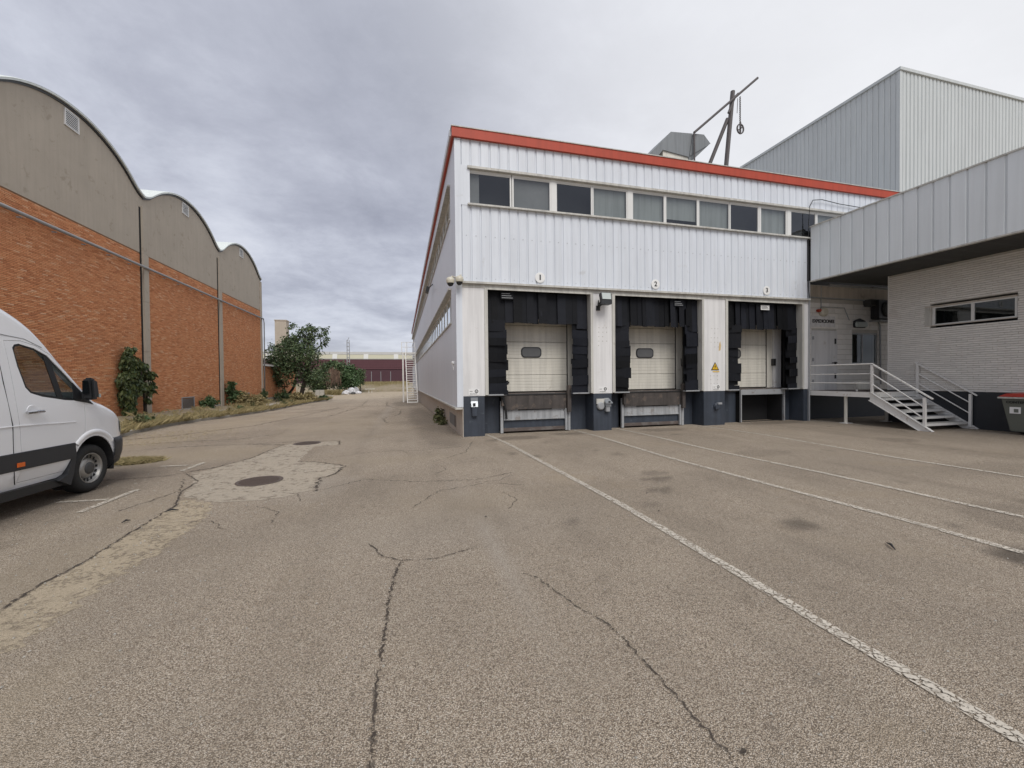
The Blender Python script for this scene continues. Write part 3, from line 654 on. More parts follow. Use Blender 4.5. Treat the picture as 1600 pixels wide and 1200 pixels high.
for i, y in enumerate(BAYS):
    ztop = 10.9-.55
    if i == 4: MB().box(XB-.02, XB+.10, y-.26, y+.06, -1.2, 10.6).build('column', m_conc, bw)
    else:
        z = -1.2
        for z1 in (1.7, 3.1, 5.6, 7.99, ztop): 
            MB().box(XB-.02, XB+.115+random.uniform(0,.006), y-.21+.0, y+.21, z, z1-.012).build('column_segment', m_conc, bw); z = z1
        MB().box(XB+.02, XB+.03, y-.34, y-.212, -.3, ztop-.1).build('expansion_joint', m_hole, bw) if 0 < i < 4 else None
MB().box(XB-24, XB-.3, BAYS[-1]-.25, BAYS[-1], -1.2, 10.9).build('end_wall', m_brick, bw)
g = MB(); g.tube([(XB+.17, 7.5, 7.32), (XB+.17, 20, 7.30), (XB+.17, 42.5, 7.27)], .062, 10); g.build('pipe', m_steelg, bw, smooth=True)
y = 9.0
while y < 42: 
    MB().box(XB+.0, XB+.15, y-.02, y+.02, 7.16, 7.20).build('pipe_bracket', m_steelg, bw); y += 1.45
g = MB(); g.tube([(XB+.17,42.55,7.27),(XB+.2,42.62,6.9),(XB+.14,42.6,-.4)], .05, 8); g.build('downpipe', m_steelg, bw, smooth=True)
MB().box(XB+.0, XB+.05, 24.95, 33.3, -.6, -.03).build('plinth', m_concl, bw); MB().box(XB+.0, XB+.05, 33.8, 42.1, -.8, -.28).build('plinth', m_concl, bw)
b_ = MB(); b_.lathe((XB+.2, 42.6, 5.0), (0,0,1), [(0,0),(.03,.01),(.03,.1),(0,.11)], 8); tag(b_.build('outdoor_lamp', m_beige), 'tiny lamp bracket on the far corner of the brick warehouse', 'lamp')

# low brick annex behind, chimney
lb = thing('low_brick_building', 'low brick outbuilding with mono pitch tiled roof behind the leafy tree', 'building', (-13, 50, -.9))
MB().box(-20, -12.85, 42.9, 56.2, -1.2, 3.0).build('wall', m_mortar, lb)
brick_wall('brickwork', -12.85, 42.9, 56.2, -.4, 3.0, 1, m_brick, lb)
MB().box(-12.84, -12.78, 42.95, 56.2, -1.2, -.1).build('plinth', m_concl, lb)
g = MB(); g.hexa([(-20,42.8,4.7),(-12.6,42.8,3.02),(-12.6,56.4,3.02),(-20,56.4,4.7)], [(-20,42.8,4.85),(-12.6,42.8,3.17),(-12.6,56.4,3.17),(-20,56.4,4.85)]); g.build('roof', m_tile, lb)
g = MB(); g.box(-12.58, -12.5, 42.8, 56.4, 2.96, 3.12); g.build('gutter', m_white, lb)
ch = MB(); ch.box(-17.7, -16.2, 66, 67.5, -1.2, 10.2); cho = ch.build('chimney', m_conc); tag(cho, 'square grey concrete chimney rising behind the tree', 'chimney')
MB().box(-17.76, -16.14, 65.94, 67.56, 10.2, 10.34).build('cap', m_conc, cho)

# ------------------------------------------------------------------ distance: bank, maroon hall, cream roof, mast, posts
g = MB(); XS = [-70,-45,-30,-20,-14,-10,-7,-5,-3,-1,1,4,10,30]; PR = [(88.5,-1.2),(90.2,-.95),(92,-.3),(97,.3),(102,.75),(112,.8)]
vs = [(x, y+fnoise(x,y,.2)*.8, z+.15*fnoise(x,y,.3,2)) for y, z in PR for x in XS]; n = len(XS)
g.add(vs, [(i*n+j, i*n+j+1, (i+1)*n+j+1, (i+1)*n+j) for i in range(len(PR)-1) for j in range(n-1)])
struct(g.build('earth_bank', m_soil, smooth=True), 'low bank of dry grass closing the end of the road')
def pick_bank():
    x = random.uniform(-12, 1.5); y = random.uniform(90, 103); t = (y-90)/13
    return x, y, -1.0+1.8*min(1, t*1.3)-.1
tag(blades('bank_grass', 9000, pick_bank, m_grass, (.15,.5), .04, .8), 'pale dry grass on the bank below the maroon hall', 'grass', kind='stuff')
mh = thing('maroon_hall', 'long maroon sheet metal hall across the end of the road', 'building', (-20, 106, .8))
for z0, z1, y, m_ in ((4.05, 6.5, 106, m_maroon), (.6, 4.05, 106.35, m_maroon2)):
    n = 6 if z0 > 3 else 7
    for k in range(n):
        za = z0+(z1-z0)*k/n; zb = z0+(z1-z0)*(k+1)/n-.04
        MB().box(-52, 9, y, y+.12, za, zb).build('wall_panel', m_, mh)
MB().box(-52, 9, 106.14, 130, .6, 6.45).build('wall', m_maroon2, mh)
MB().box(-52, 9.1, 105.9, 106.3, 6.5, 6.62).build('roof_edge', m_steelg, mh)
cr = thing('cream_hall', 'long hall with cream roof and white ribs beyond the maroon hall', 'building', (-20, 130, .8))
for i, a in enumerate(np.arange(-62, 22, 8.6)):
    q = [(a+.65,128,6.4),(a+7.95,128,6.4),(a+7.95,129.4,9.0),(a+.65,129.4,9.0)]
    g = MB(); g.hexa(q, [(x,y+.3,z+.05) for x,y,z in q]); g.build('roof_panel', m_cream, cr)
    q = [(a-.65,127.9,6.4),(a+.65,127.9,6.4),(a+.65,129.3,9.1),(a-.65,129.3,9.1)]
    g = MB(); g.hexa(q, [(x,y+.4,z+.05) for x,y,z in q]); g.build('roof_rib', m_whiter, cr)
MB().box(-64, 24, 129.3, 150, 8.95, 9.75).build('roof_ridge', m_whiter, cr); MB().box(-64, 24, 129.9, 150, 0, 8.95).build('wall', m_cream, cr)
lm = thing('lattice_mast', 'slim steel lattice mast standing in front of the maroon hall', 'mast', (-11.4, 96, 0))
g = MB()
for dx, dy in ((-.28,-.28),(.28,-.28),(.28,.28),(-.28,.28)): g.bar((-11.4+dx,96+dy,-.2), (-11.4+dx*.8,96+dy*.8,10.2), .10)
g.build('upright', m_steelg, lm); g = MB()
for k in range(13):
    z = k*.8; g.bar((-11.68,95.75,z), (-11.12,95.75,z), .16)
g.bar((-11.55,96,10), (-11.2,96,10.8), .1)
g.build('lacing', m_steelg, lm)
for x, lab in ((-7.0,'leftmost'),(-4.9,'middle'),(-2.7,'rightmost')):
    p = MB(); p.tube([(x,101,.5),(x,101,3.4)], .06, 6); tag(p.build('fence_post', m_steelg), lab+' of three thin grey posts on the bank before the maroon hall', 'post', 'thin posts on the bank')
# bushes at the end
def bush(name, lab, L_, n, size, mat, base, stems=6, smat=None):
    t = thing(name, lab, 'bush', base); st = MB()
    for k in range(stems):
        c = random.choice(L_); limb(st, (base[0]+random.uniform(-.5,.5)*max(.3,L_[0][3]*.5), base[1], base[2]), (c[0], c[1], c[2]), .06, .02, .1)
    st.build('stem', smat or m_bark, t); mb = leaves(MB(), L_, n, size, .2, .5); mb.build('foliage', mat, t)
GZ = gz(80)
def P80(px, py, Y=84): 
    d = F + RT*((px-800)/640) + UP*((600-py)/640); k = Y/d.y; return d.x*k, Y, EYE+d.z*k
def blobs(lst, Y):
    o = []
    for px, py, r1, r2 in lst: x, y, z = P80(px, py, Y); o.append((x, y, z, r1*Y/640, r1*Y/640, r2*Y/640))
    return o
bx = lambda px, Y: P80(px, 610, Y)[0]
bush('green_bush', 'wide glossy green bush behind the heap of white sacks', blobs([(535,583,15,13),(545,592,14,13),(550,577,9,8),(553,600,8,8),(530,600,10,9)], 84), 7000, .42, m_leaf3, (bx(540,84), 84, GZ))
bush('round_bush', 'round clipped bush at the right end of the bush group', blobs([(563,586,6.5,9),(562,594,6,7)], 88), 2500, .34, m_leaf, (bx(563,88), 88, GZ))
bush('grey_green_bush', 'grey green bush between the tree and the dry palm', blobs([(505,588,14,13),(495,597,14,12),(512,575,9,7),(515,596,9,10),(502,604,10,7)], 80), 6500, .4, m_leaf, (bx(503,80), 80, GZ))
bush('palm', 'shaggy palm with brown dead fronds and a green top', blobs([(522,570,7,4),(514,573,5,3),(528,574,5,4)], 78), 1800, .55, m_leaf, (bx(521,78), 78, GZ), 3)
def skirt():
    t = [o for o in COL.objects if o.name.startswith('palm')][0]; vs = MB()
    for k in range(520):
        px = random.gauss(521, 4.8); x, y, z = P80(px, 571+abs(px-521)*.7+random.random()**1.5*18, 77.8); l = random.uniform(.5, 2.0)
        q = Vector((x,y+random.uniform(-.6,.6),z)); e = q+Vector((random.uniform(-.3,.3), random.uniform(-.3,.3), -l)); vs.add([q-Vector((.04,0,0)), q+Vector((.04,0,0)), e], [(0,1,2)])
    vs.build('dead_fronds', m_dry, t)
skirt()
def pick_pale():
    px = random.uniform(508, 532); x, y, z = P80(px, 610, 76.5+random.uniform(-.5,.5)); return x, y, GZ
tag(blades('pampas_grass', 1500, pick_pale, m_grass, (.4,1.1), .03, .7), 'yellowish tall grass at the foot of the palm', 'grass', kind='stuff')
# rubbish sacks
def sack(px, Y, r, lab, mat=m_bagw, sc=(1,.8,.75)):
    x, y, _ = P80(px, 610, Y); bm = bmesh.new(); bmesh.ops.create_icosphere(bm, subdivisions=3, radius=r)
    for v in bm.verts:
        k = 1+.25*mnoise.noise(v.co*2.2/r+Vector((px,0,0))); v.co = Vector((v.co.x*sc[0]*k, v.co.y*sc[1]*k, max(-.5*r, v.co.z*sc[2]*k)+.5*r))
    me = bpy.data.meshes.new('sack'); bm.to_mesh(me); bm.free(); me.materials.append(mat)
    o = link('rubbish_sack', me, (x, y, GZ)); tag(o, lab, 'sack', 'sacks dumped under the bushes')
for px, Y, r_, sc_, m_, lab in ((529,79,.55,(1.4,.8,.4),m_bagw,'low flat white sack at the left end of the dumped heap'),(536,79,.5,(1.2,.8,.7),m_bagg,'greyish sack second from left in the dumped heap'),
    (541,79,.55,(1,.8,.9),m_bagw,'upright white sack in the middle of the dumped heap'),(546,80,.5,(1,.8,.6),m_bagg,'grey crumpled sack right of the upright white one'),(549,82,.85,(.9,.8,.9),m_bagw,'large bright white sack right of the heap centre'),
    (556,83,.7,(.9,.8,1.35),m_bagg,'tall grey white sack leaning against the green bush'),(560,80,.45,(1.2,.8,.7),m_bagw,'small white sack at the right end of the heap'),(552,79,.4,(1,.8,.7),m_hub,'dark grey sack squeezed between the white sacks'),
    (506,78,.55,(1,.8,.7),m_bagg,'pale sack lying left of the dry palm')):
    sack(px, Y, r_, lab, m_, sc_)
tb = thing('dumped_table', 'pale board on a short leg standing on the road end', 'table', (*P80(578, 610, 84)[:2], GZ))
x, y, _ = P80(578, 610, 84); g = MB(); g.box(x-.9, x+.9, y-.4, y+.4, GZ+.75, GZ+.84); g.build('top', m_door, tb)
for s_ in (-.2,.35): MB().box(x+s_-.06, x+s_+.06, y-.05, y+.05, GZ, GZ+.75).build('leg', m_door, tb)
for px, lab in ((497,'leftmost crate shaped block by the palm'),(503,'pale masonry block just left of the palm')):
    x, y, _ = P80(px, 612, 74); o = MB().box(x-.35, x+.35, y-.3, y+.3, GZ, GZ+1.0).build('concrete_block', m_concl, bevel=.04); tag(o, lab, 'block')
# weeds
def weed(x, y, r, h, lab, n=260, mat=None, size=.12, z=None, cat='weed'):
    z = gz(y) if z is None else z; t = thing('weed', lab, cat, (x, y, z)); st = MB()
    for k in range(7): limb(st, (x+random.uniform(-.1,.1)*r, y, z), (x+random.uniform(-r,r)*.8, y+random.uniform(-r,r)*.8, z+h*random.uniform(.6,1)), .008, .003, .04, 4)
    st.build('stem', m_weed, t); mb = leaves(MB(), [(x,y,z+h*.45,r*.8,r*.8,h*.4),(x,y,z+h*.8,r*.4,r*.4,h*.25)], n, size, .1, .5); mb.build('foliage', mat or m_weed, t)
weed(1.38, 16.3, .28, .62, 'leafy weed growing against the white building plinth', 420, m_weed, .13)
weed(1.42, 15.2, .16, .22, 'low weed tuft at the foot of the plinth near the corner', 160)
weed(-12.1, 34.3, .45, 2.0, 'tall green weed bush right of the third concrete column', 900, m_leaf3, .22, gz(34)+.25)
weed(-11.5, 34.6, .8, 1.1, 'spreading brown dry bush in front of the green weed', 1500, m_grass, .2, gz(34)+.2)
weed(-12.1, 30.5, .6, .8, 'low green bush right of the larger grey ventilation grille', 900, m_leaf3, .16, gz(30)+.25)
weed(-11.3, 37.5, .9, .8, 'broad dry tuft below the far ventilation grille', 1200, m_grass, .18, gz(37)+.2)
weed(-12.2, 41.8, .4, 1.3, 'dark weed at the far corner of the brick warehouse', 500, m_leaf, .18, gz(41)+.2)
weed(-10.0, 44.5, .9, .9, 'reddish dry bush left of the tree trunks', 1100, m_grass, .2, gz(44)+.2)
weed(-9.4, 46.5, .8, .9, 'dry yellow bush in front of the tree trunks', 1100, m_grass, .2, gz(46)+.2)
weed(-11.9, 47.0, 1.0, 1.1, 'dark leafy shoots round the foot of the tree', 1100, m_leaf, .22, gz(47)+.2)
weed(-9.0, 27.0, .25, .5, 'small dark weed on the broken kerb', 350, m_weed, .12)
weed(-9.3, 54.0, .9, .6, 'green low plant at the tip of the verge', 900, m_leaf3, .2)
ORD = ['first','second','third','fourth','fifth','sixth','seventh','eighth','ninth','tenth','eleventh','twelfth','thirteenth','fourteenth']
for k in range(14):
    y = 14.5+2.2*k+random.uniform(-.8, .8); x = kx(y)-random.choice((.0, .15, .4, 1.2, 2.6)); v_ = random.random()
    weed(x, y, random.uniform(.2,.5), random.uniform(.2,.55), ORD[k]+' small %s tuft along the verge counting away from the van' % ('olive' if v_ < .5 else 'straw coloured' if v_ < .8 else 'green'), 260, m_weed if v_ < .5 else m_grass if v_ < .8 else m_leaf3, .12, gz(y)+.13)
def grit():
    vs = []; fs = []
    for i in range(2600):
        y = random.uniform(1.2, 12)**1.0; x = random.uniform(-6, 14) if random.random() < .6 else random.gauss(-2.6, .9); r_ = random.uniform(.003, .010); z = gz(y)+.003; k = len(vs)
        a = random.uniform(0, 6); vs += [(x+r_*math.cos(a), y+r_*math.sin(a), z), (x+r_*math.cos(a+2.1), y+r_*math.sin(a+2.1), z), (x+r_*math.cos(a+4.2), y+r_*math.sin(a+4.2), z), (x, y, z+r_*1.1)]
        fs += [(k,k+1,k+3), (k+1,k+2,k+3), (k+2,k,k+3)]
    mb = MB(); mb.v = vs; mb.f = fs; mb.mi = [0]*len(fs)
    tag(mb.build('loose_grit', m_concl), 'loose grit and crumbs scattered over the asphalt yard', 'grit', kind='stuff')
grit()
# --8<-- part 2

# ------------------------------------------------------------------ cladding helper
_cl = {}
def clad_mesh(p, h, d, g, s, n, mat):
    k = (round(p,3), round(h,3), d, g, s, n, mat.name)
    if k in _cl: return _cl[k]
    pr = []
    for i in range(n): pr += [(i*p,0),(i*p+g,0),(i*p+g+s,-d),(i*p+p-g-s,-d),(i*p+p-g,0)]
    pr.append((n*p, 0)); m_ = len(pr)
    me = bpy.data.meshes.new('cladding_panel'); me.from_pydata([(x,y,0) for x,y in pr]+[(x,y,h) for x,y in pr], [], [(i,i+1,i+1+m_,i+m_) for i in range(m_-1)])
    me.materials.append(mat); _cl[k] = me; return me
def clad(parent, x, y, total, z0, z1, mat, p=.272, d=.028, g=.012, s=.022, n=1, face='-Y'):
    """panels of n ribs starting at x,y; face -Y runs along +X, face -X runs towards the camera (-Y)"""
    k = int(round(total/(p*n))); pp = total/(k*n)
    me = clad_mesh(pp, z1-z0, d, g, s, n, mat)
    for i in range(k):
        if face == '-Y': link('cladding_panel', me, (x+i*pp*n, y, z0), parent)
        else: link('cladding_panel', me, (x, y-i*pp*n, z0), parent, rz=-PI/2)

# ------------------------------------------------------------------ main warehouse
Y0 = 11.30
wh = thing('warehouse', 'white metal clad warehouse with red fascia and three loading docks', 'building', (8, 20, 0))
MB().box(1.62, 13.86, 11.36, 11.42, 4.3, 6.36).build('wall', m_side, wh)
MB().box(1.62, 26.6, 11.36, 11.42, 7.47, 8.2).build('wall', m_side, wh)
MB().box(1.47, 26.6, 11.9, 62, 8.05, 8.2).build('roof', m_roof, wh)
MB().box(1.9, 26.6, 12.9, 61.9, 3.2, 8.05).build('interior_core', m_hole, wh)
clad(wh, 1.62, 11.335, 24.75, 7.47, 8.2, m_clad); clad(wh, 1.62, 11.335, 12.24, 4.27, 6.38, m_clad)
MB().box(1.45, 1.62, 11.29, 11.36, .80, 8.17).build('corner_flashing', m_clad, wh)
MB().box(1.62, 1.87, 11.30, 11.36, 6.38, 7.47).build('corner_flashing', m_clad, wh)
# fascia and coping
MB().box(1.38, 26.6, 11.22, 11.30, 8.18, 8.44).build('fascia', m_red, wh)
MB().box(1.36, 26.6, 11.20, 11.40, 8.44, 8.465).build('coping', m_trim, wh)
MB().box(1.38, 1.449, 11.30, 62.1, 8.18, 8.27).build('fascia', m_red, wh)
MB().box(1.34, 1.55, 11.41, 62.1, 8.27, 8.465).build('coping', m_clad, wh)
g = MB()
for i in range(46): g.lathe((1.62+.272*i+.136, 11.302, 5.55), (0,-1,0), [(.012,0),(.012,.006),(0,.008)], 6)
for i in range(46): g.lathe((1.62+.272*i+.136, 11.302, 4.38), (0,-1,0), [(.009,0),(.009,.006),(0,.008)], 6)
o = g.build('screws', m_steelg, wh); o['kind'] = 'stuff'
# window band
MB().box(1.80, 16.0, 11.24, 11.36, 7.385, 7.45).build('head_flashing', m_trim, wh)
MB().box(1.80, 16.0, 11.22, 11.36, 6.375, 6.42).build('sill', m_trim, wh)
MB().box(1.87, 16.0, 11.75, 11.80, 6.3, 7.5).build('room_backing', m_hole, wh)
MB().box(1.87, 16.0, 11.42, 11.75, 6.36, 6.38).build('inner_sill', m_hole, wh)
PANES = [(1.873,3.027,'half'),(3.138,4.227,'grey'),(4.453,5.548,'dark'),(5.632,6.735,'light'),(6.967,8.061,'light'),(8.154,9.295,'part'),(9.387,10.539,'light'),(10.616,11.733,'dark'),(11.866,12.931,'light'),(13.164,14.248,'dark'),(14.348,15.40,'light')]
for a, b, kd in PANES:
    g = MB(); f0, f1 = 11.345, 11.385; zb, zt = 6.425, 7.38; w = .045
    g.box(a-w, a, f0, f1, zb, zt); g.box(b, b+w, f0, f1, zb, zt); g.box(a, b, f0, f1, zb, zb+.05); g.box(a, b, f0, f1, zt-.06, zt)
    g.box(a+.0, b, f0+.015, f1-.005, zt-.085, zt-.06)
    w_ = g.build('window', m_frame, wh)
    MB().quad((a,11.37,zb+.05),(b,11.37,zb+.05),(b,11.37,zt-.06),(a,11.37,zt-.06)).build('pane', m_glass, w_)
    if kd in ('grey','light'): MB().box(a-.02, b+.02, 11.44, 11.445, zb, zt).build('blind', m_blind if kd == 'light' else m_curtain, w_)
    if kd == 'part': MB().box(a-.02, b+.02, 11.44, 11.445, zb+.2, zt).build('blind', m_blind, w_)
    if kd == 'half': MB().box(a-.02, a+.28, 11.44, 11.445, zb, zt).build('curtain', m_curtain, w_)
for x0, x1 in ((1.80,1.826),(4.272,4.406),(6.782,6.92),(11.78,11.82),(12.98,13.115)): MB().box(x0, x1, 11.335, 11.375, 6.42, 7.385).build('mullion', m_frame, wh)
MB().box(1.62, 13.87, 11.20, 11.335, 4.215, 4.27).build('drip_flashing', m_trim, wh)
MB().box(1.62, 13.87, 11.28, 11.34, 4.12, 4.215).build('lintel', m_trim, wh)

# side wall, facing the lane
MB().box(1.6, 1.9, 11.31, 62, -1.5, 1.0).build('plinth', m_plinth, wh)
zb = lambda y: .79-.0088*(y-11.3)
y = 11.36; ln = MB()
while y < 61.9:
    y1 = min(y+1.0, 61.95); e = .004
    for k, (z0, z1) in enumerate(((None, 3.24), (4.32, 6.36), (7.42, 8.18))):
        a0 = zb(y) if z0 is None else z0; a1 = zb(y1) if z0 is None else z0
        g = MB(); g.hexa([(1.452,y+e,a0),(1.50,y+e,a0),(1.50,y1-e,a1),(1.452,y1-e,a1)], [(1.452,y+e,z1),(1.50,y+e,z1),(1.50,y1-e,z1),(1.452,y1-e,z1)]); g.build('cladding_panel', m_side, wh)
    y = y1
MB().box(1.502, 1.62, 11.36, 61.95, .9, 3.2).build('wall', m_side, wh); MB().box(1.502, 1.62, 11.36, 61.95, 4.32, 6.36).build('wall', m_side, wh); MB().box(1.502, 1.62, 11.36, 61.95, 7.42, 8.18).build('wall', m_side, wh)
g = MB(); g.hexa([(1.40,11.28,zb(11.3)-.05),(1.6,11.28,zb(11.3)-.05),(1.6,62,zb(62)-.05),(1.40,62,zb(62)-.05)], [(1.40,11.28,zb(11.3)),(1.6,11.28,zb(11.3)),(1.6,62,zb(62)),(1.40,62,zb(62))]); g.build('base_flashing', m_trim, wh)
for z0, z1 in ((3.24, 4.32), (6.36, 7.42)):
    MB().box(1.452, 1.55, 11.36, 12.45, z0, z1).build('corner_flashing', m_side, wh)
    MB().box(1.37, 1.62, 12.45, 61.9, z1-.05, z1).build('head_flashing', m_trim, wh); MB().box(1.41, 1.62, 12.45, 61.9, z0, z0+.05).build('sill', m_trim, wh)
    MB().box(1.66, 1.70, 12.45, 61.9, z0, z1).build('blind', m_curtain if z0 > 5 else m_blind, wh)
    y = 12.45; k = 0
    fm = MB(); fm.box(1.54,1.58,0,.05,z0+.05,z1-.05); fm.box(1.54,1.58,.05,1.05,z1-.10,z1-.05); fm.box(1.54,1.58,.05,1.05,z0+.05,z0+.10)
    gm = MB(); gm.quad((1.56,1.05,z0+.10),(1.56,.05,z0+.10),(1.56,.05,z1-.10),(1.56,1.05,z1-.10))
    f0 = fm.build('window', m_frame, wh, origin=(1.56,0,z0)); p0 = gm.build('pane', m_glass, f0, origin=(1.56,0,z0))
    lf = f0.location.copy(); f0.location = lf+Vector((0,y,0))
    while y < 60:
        y += 1.05; f = f0.copy(); COL.objects.link(f); f.location = lf+Vector((0,y,0)); p = p0.copy(); COL.objects.link(p); p.parent = f
g = MB(); g.box(1.585, 1.60, 12.7, 14.6, .02, .06); g.box(1.585,1.60,12.7,12.76,.06,.44); g.box(1.585,1.60,14.54,14.6,.06,.44); g.box(1.585,1.60,12.7,14.6,.44,.48); vg = g.build('basement_window', m_plinth, wh)
MB().box(1.592, 1.599, 12.76, 14.54, .06, .44).build('pane', m_curtain, vg)
MB().box(1.588, 1.594, 12.7, 13.1, .05, .42).build('shutter', m_rust, vg)

# piers
def pier(x0, x1, xw0, xw1, yb=12.4):
    MB().box(x0, x1, Y0+.0, yb, -.15, 1.10).build('pier_base', m_navy, wh, bevel=.012)
    MB().box(xw0, xw1, Y0-.004, yb, 1.10, 4.12).build('pier', m_pier, wh)
pier(1.61, 2.22, 1.61, 2.24); pier(5.56, 6.17, 5.55, 6.19); pier(9.50, 10.33, 9.49, 10.35); pier(13.66, 13.85, 13.64, 13.86)
OPEN = [(2.33,5.47),(6.28,9.41),(10.43,13.57)]
for x0, x1 in OPEN:
    for a, b in ((x0-.09, x0), (x1, x1+.08)):
        MB().box(a, b, 11.262, 11.292, 1.12, 4.12).build('jamb_trim', m_trim, wh)
        MB().box(a+(.06 if a < x0 else 0), b-(0 if a < x0 else .05), 11.292, 11.6, 1.12, 4.12).build('jamb_trim', m_trim, wh)
    MB().box(x0, x1, 11.262, 11.30, 4.075, 4.12).build('jamb_trim', m_trim, wh)
def flapmesh(w, h, t=.012, curl=.03, vert=True):
    mb = MB(); n = 4; vs = []
    for i in range(n+1):
        f = i/n; c = -curl*f*f
        if vert: vs += [(0,c,-h*f),(w,c+random.uniform(-.004,.004),-h*f+ (random.uniform(-.012,.012) if i == n else 0)),(w,c+t,-h*f),(0,c+t,-h*f)]
        else: vs += [(w*f,c,0),(w*f,c,-h+(random.uniform(-.01,.01) if i == n else 0)),(w*f,c+t,-h),(w*f,c+t,0)]
    fs = [(4*i+k, 4*i+(k+1)%4, 4*i+4+(k+1)%4, 4*i+4+k) for i in range(n) for k in range(4)]+[(0,1,2,3),(4*n+3,4*n+2,4*n+1,4*n)]
    mb.add(vs, fs); return mb
for bi, (x0, x1) in enumerate(OPEN):
    xc = (x0+x1)/2
    # recess lining
    g = MB(); g.box(x0-.06, x1+.06, 12.42, 12.5, -.2, 4.2); g.box(x0-.05, x0-.01, 11.6, 12.42, 1.12, 4.15); g.box(x1+.01, x1+.05, 11.6, 12.42, 1.12, 4.15); g.box(x0-.05, x1+.05, 11.3, 12.42, 4.13, 4.19)
    g.build('recess_lining', m_hole, wh)
    MB().box(x0-.1, x1+.1, 12.22, 12.30, 1.1, 4.12).build('inner_wall', m_door, wh)
    # shelter
    sh = MB(); sh.box(x0+.01, x1-.01, 11.60, 11.64, 3.35, 4.10); sh.box(x0+.01, x0+.42, 11.60, 11.64, 1.14, 3.35); sh.box(x1-.42, x1-.01, 11.60, 11.64, 1.14, 3.35)
    sh = sh.build('dock_shelter', m_rubber, wh)
    x = x0+.01
    while x < x1-.12:
        w = min(random.choice((.13,.16,.19,.24)), x1-x-.01); y = 11.44+random.uniform(-.06,.05)
        m_ = flapmesh(w+.02, .90+random.uniform(-.015,.02)+(.12 if x > x1-.5 else 0)); m_.v = [(a+x, b+y, c+4.08) for a,b,c in m_.v]; m_.build('curtain_flap', m_rubber, sh); x += w
    for side in (0, 1):
        z = 3.27;
        while z > 1.22:
            h = min(random.uniform(.16,.30), z-1.14); y = 11.46+random.uniform(-.03,.03); w = .545+random.uniform(-.035,.04)
            m_ = flapmesh(w, h+.035, vert=False, curl=random.uniform(.03,.17)); tl = random.uniform(-.05,.03)
            if side == 0: m_.v = [(a+x0+.01, b+y, c+z+tl*a/w) for a,b,c in m_.v]
            else: m_.v = [(x1-.01-a, b+y, c+z+tl*a/w) for a,b,c in m_.v]; m_.f = [f[::-1] for f in m_.f]
            m_.build('curtain_flap', m_rubber, sh); z -= h
    MB().box(x0+.01, x0+.55, 11.36, 11.6, 1.10, 1.135).build('shelter_ledge', m_steelg, sh); MB().box(x1-.55, x1-.01, 11.36, 11.6, 1.10, 1.135).build('shelter_ledge', m_steelg, sh)
    px0, pz, pw, ph, pm = ((x0+.40, 3.86, .38, .22, m_steelg), (x1-.98, 3.86, .36, .20, m_steelg), (xc-.13, 3.86, .36, .16, m_white))[bi]
    pl = MB().box(px0, px0+pw, 11.36, 11.368, pz-.02, pz+ph-.02).build('label_plate', pm if bi == 2 else m_rubber, sh)
    for k in range(3): MB().box(px0+.03, px0+pw-.03-.04*k, 11.357, 11.3595, pz+.015+k*ph*.27, pz+.03+k*ph*.27).build('print_line', m_ink if bi == 2 else m_steelg, sh)
    if bi == 1:
        o = MB().box(x1-.52, x1-.34, 11.38, 11.43, 3.22, 3.78).build('curtain_flap', m_rubber, sh)
    # sectional door
    d0, d1 = (xc-1.13, xc+1.13) if bi < 2 else (xc-.98-.15, xc+.98+.05)
    d1 = (5.03, 9.01, 12.86)[bi]; d0 = d1-2.26
    fr = MB(); fr.box(d0-.05, d1+.03, 12.16, 12.2, 1.12, 3.6); dr = fr.build('sectional_door', m_hole, wh)
    zs = [1.17, 1.68, 2.19, 2.70, 3.21, 3.60]
    for k in range(5):
        g = MB(); a, b = zs[k]+.004, zs[k+1]-.004; pr = [(12.115, a), (12.105, a+.012)]; nr = 5; hh = (b-a-.024)/nr
        for r in range(nr):
            z_ = a+.012+r*hh; pr += [(12.105, z_+hh*.12), (12.105, z_+hh*.88), (12.111, z_+hh*.94)] if r < nr-1 else [(12.105, z_+hh*.12), (12.105, b-.012)]
        pr += [(12.115, b), (12.15, b), (12.15, a)]
        g.prism([(d0, y_, z_) for y_, z_ in pr], (d1-d0, 0, 0)); g.build('door_panel', m_door, dr)
    wx = d1-1.17-(.0 if bi < 2 else -.12); wz = 2.38
    def rr(w, h, r, y, n=6):
        P = []
        for cx, cz, a0 in ((w-r,h-r,0),(-w+r,h-r,PI/2),(-w+r,-h+r,PI),(w-r,-h+r,1.5*PI)):
            for i in range(n+1): a = a0+PI/2*i/n; P.append((wx+cx+r*math.cos(a), y, wz+cz+r*math.sin(a)))
        return P
    if bi == 2: wx = 11.42
    MB().prism(rr(.33,.165,.12,12.092), (0,.013,0)).build('window_rim', m_black, dr)
    MB().prism(rr(.295,.13,.10,12.086), (0,.006,0)).build('window_pane', M('door_pane', (.11, .11, .11), .2) if bi == 0 else bpy.data.materials['door_pane'], dr)
    MB().box(d1+.035, d1+.27, 12.08, 12.16, 1.15, 3.5).build('door_jamb', m_door, wh)
    MB().box(d1+.01, d1+.035, 12.10, 12.16, 1.15, 3.5).build('door_seal', m_black, wh)
    if bi == 0: MB().box(d1+.14, d1+.20, 12.03, 12.08, 2.02, 2.18).build('door_handle', m_black, wh)
    if bi == 1: g = MB(); g.tube([(d1+.2,12.05,2.2),(d1+.2,12.03,1.95),(d1+.42,12.0,1.93)], .012, 6); g.build('door_handle', m_black, wh)
    if bi == 2: 
        MB().box(d1+.28, 13.45, 12.0, 12.15, 1.15, 3.4).build('inner_panel', m_pier, wh); MB().box(d1+.22, d1+.3, 11.95, 12.08, 1.95, 2.2).build('door_handle', m_black, wh)
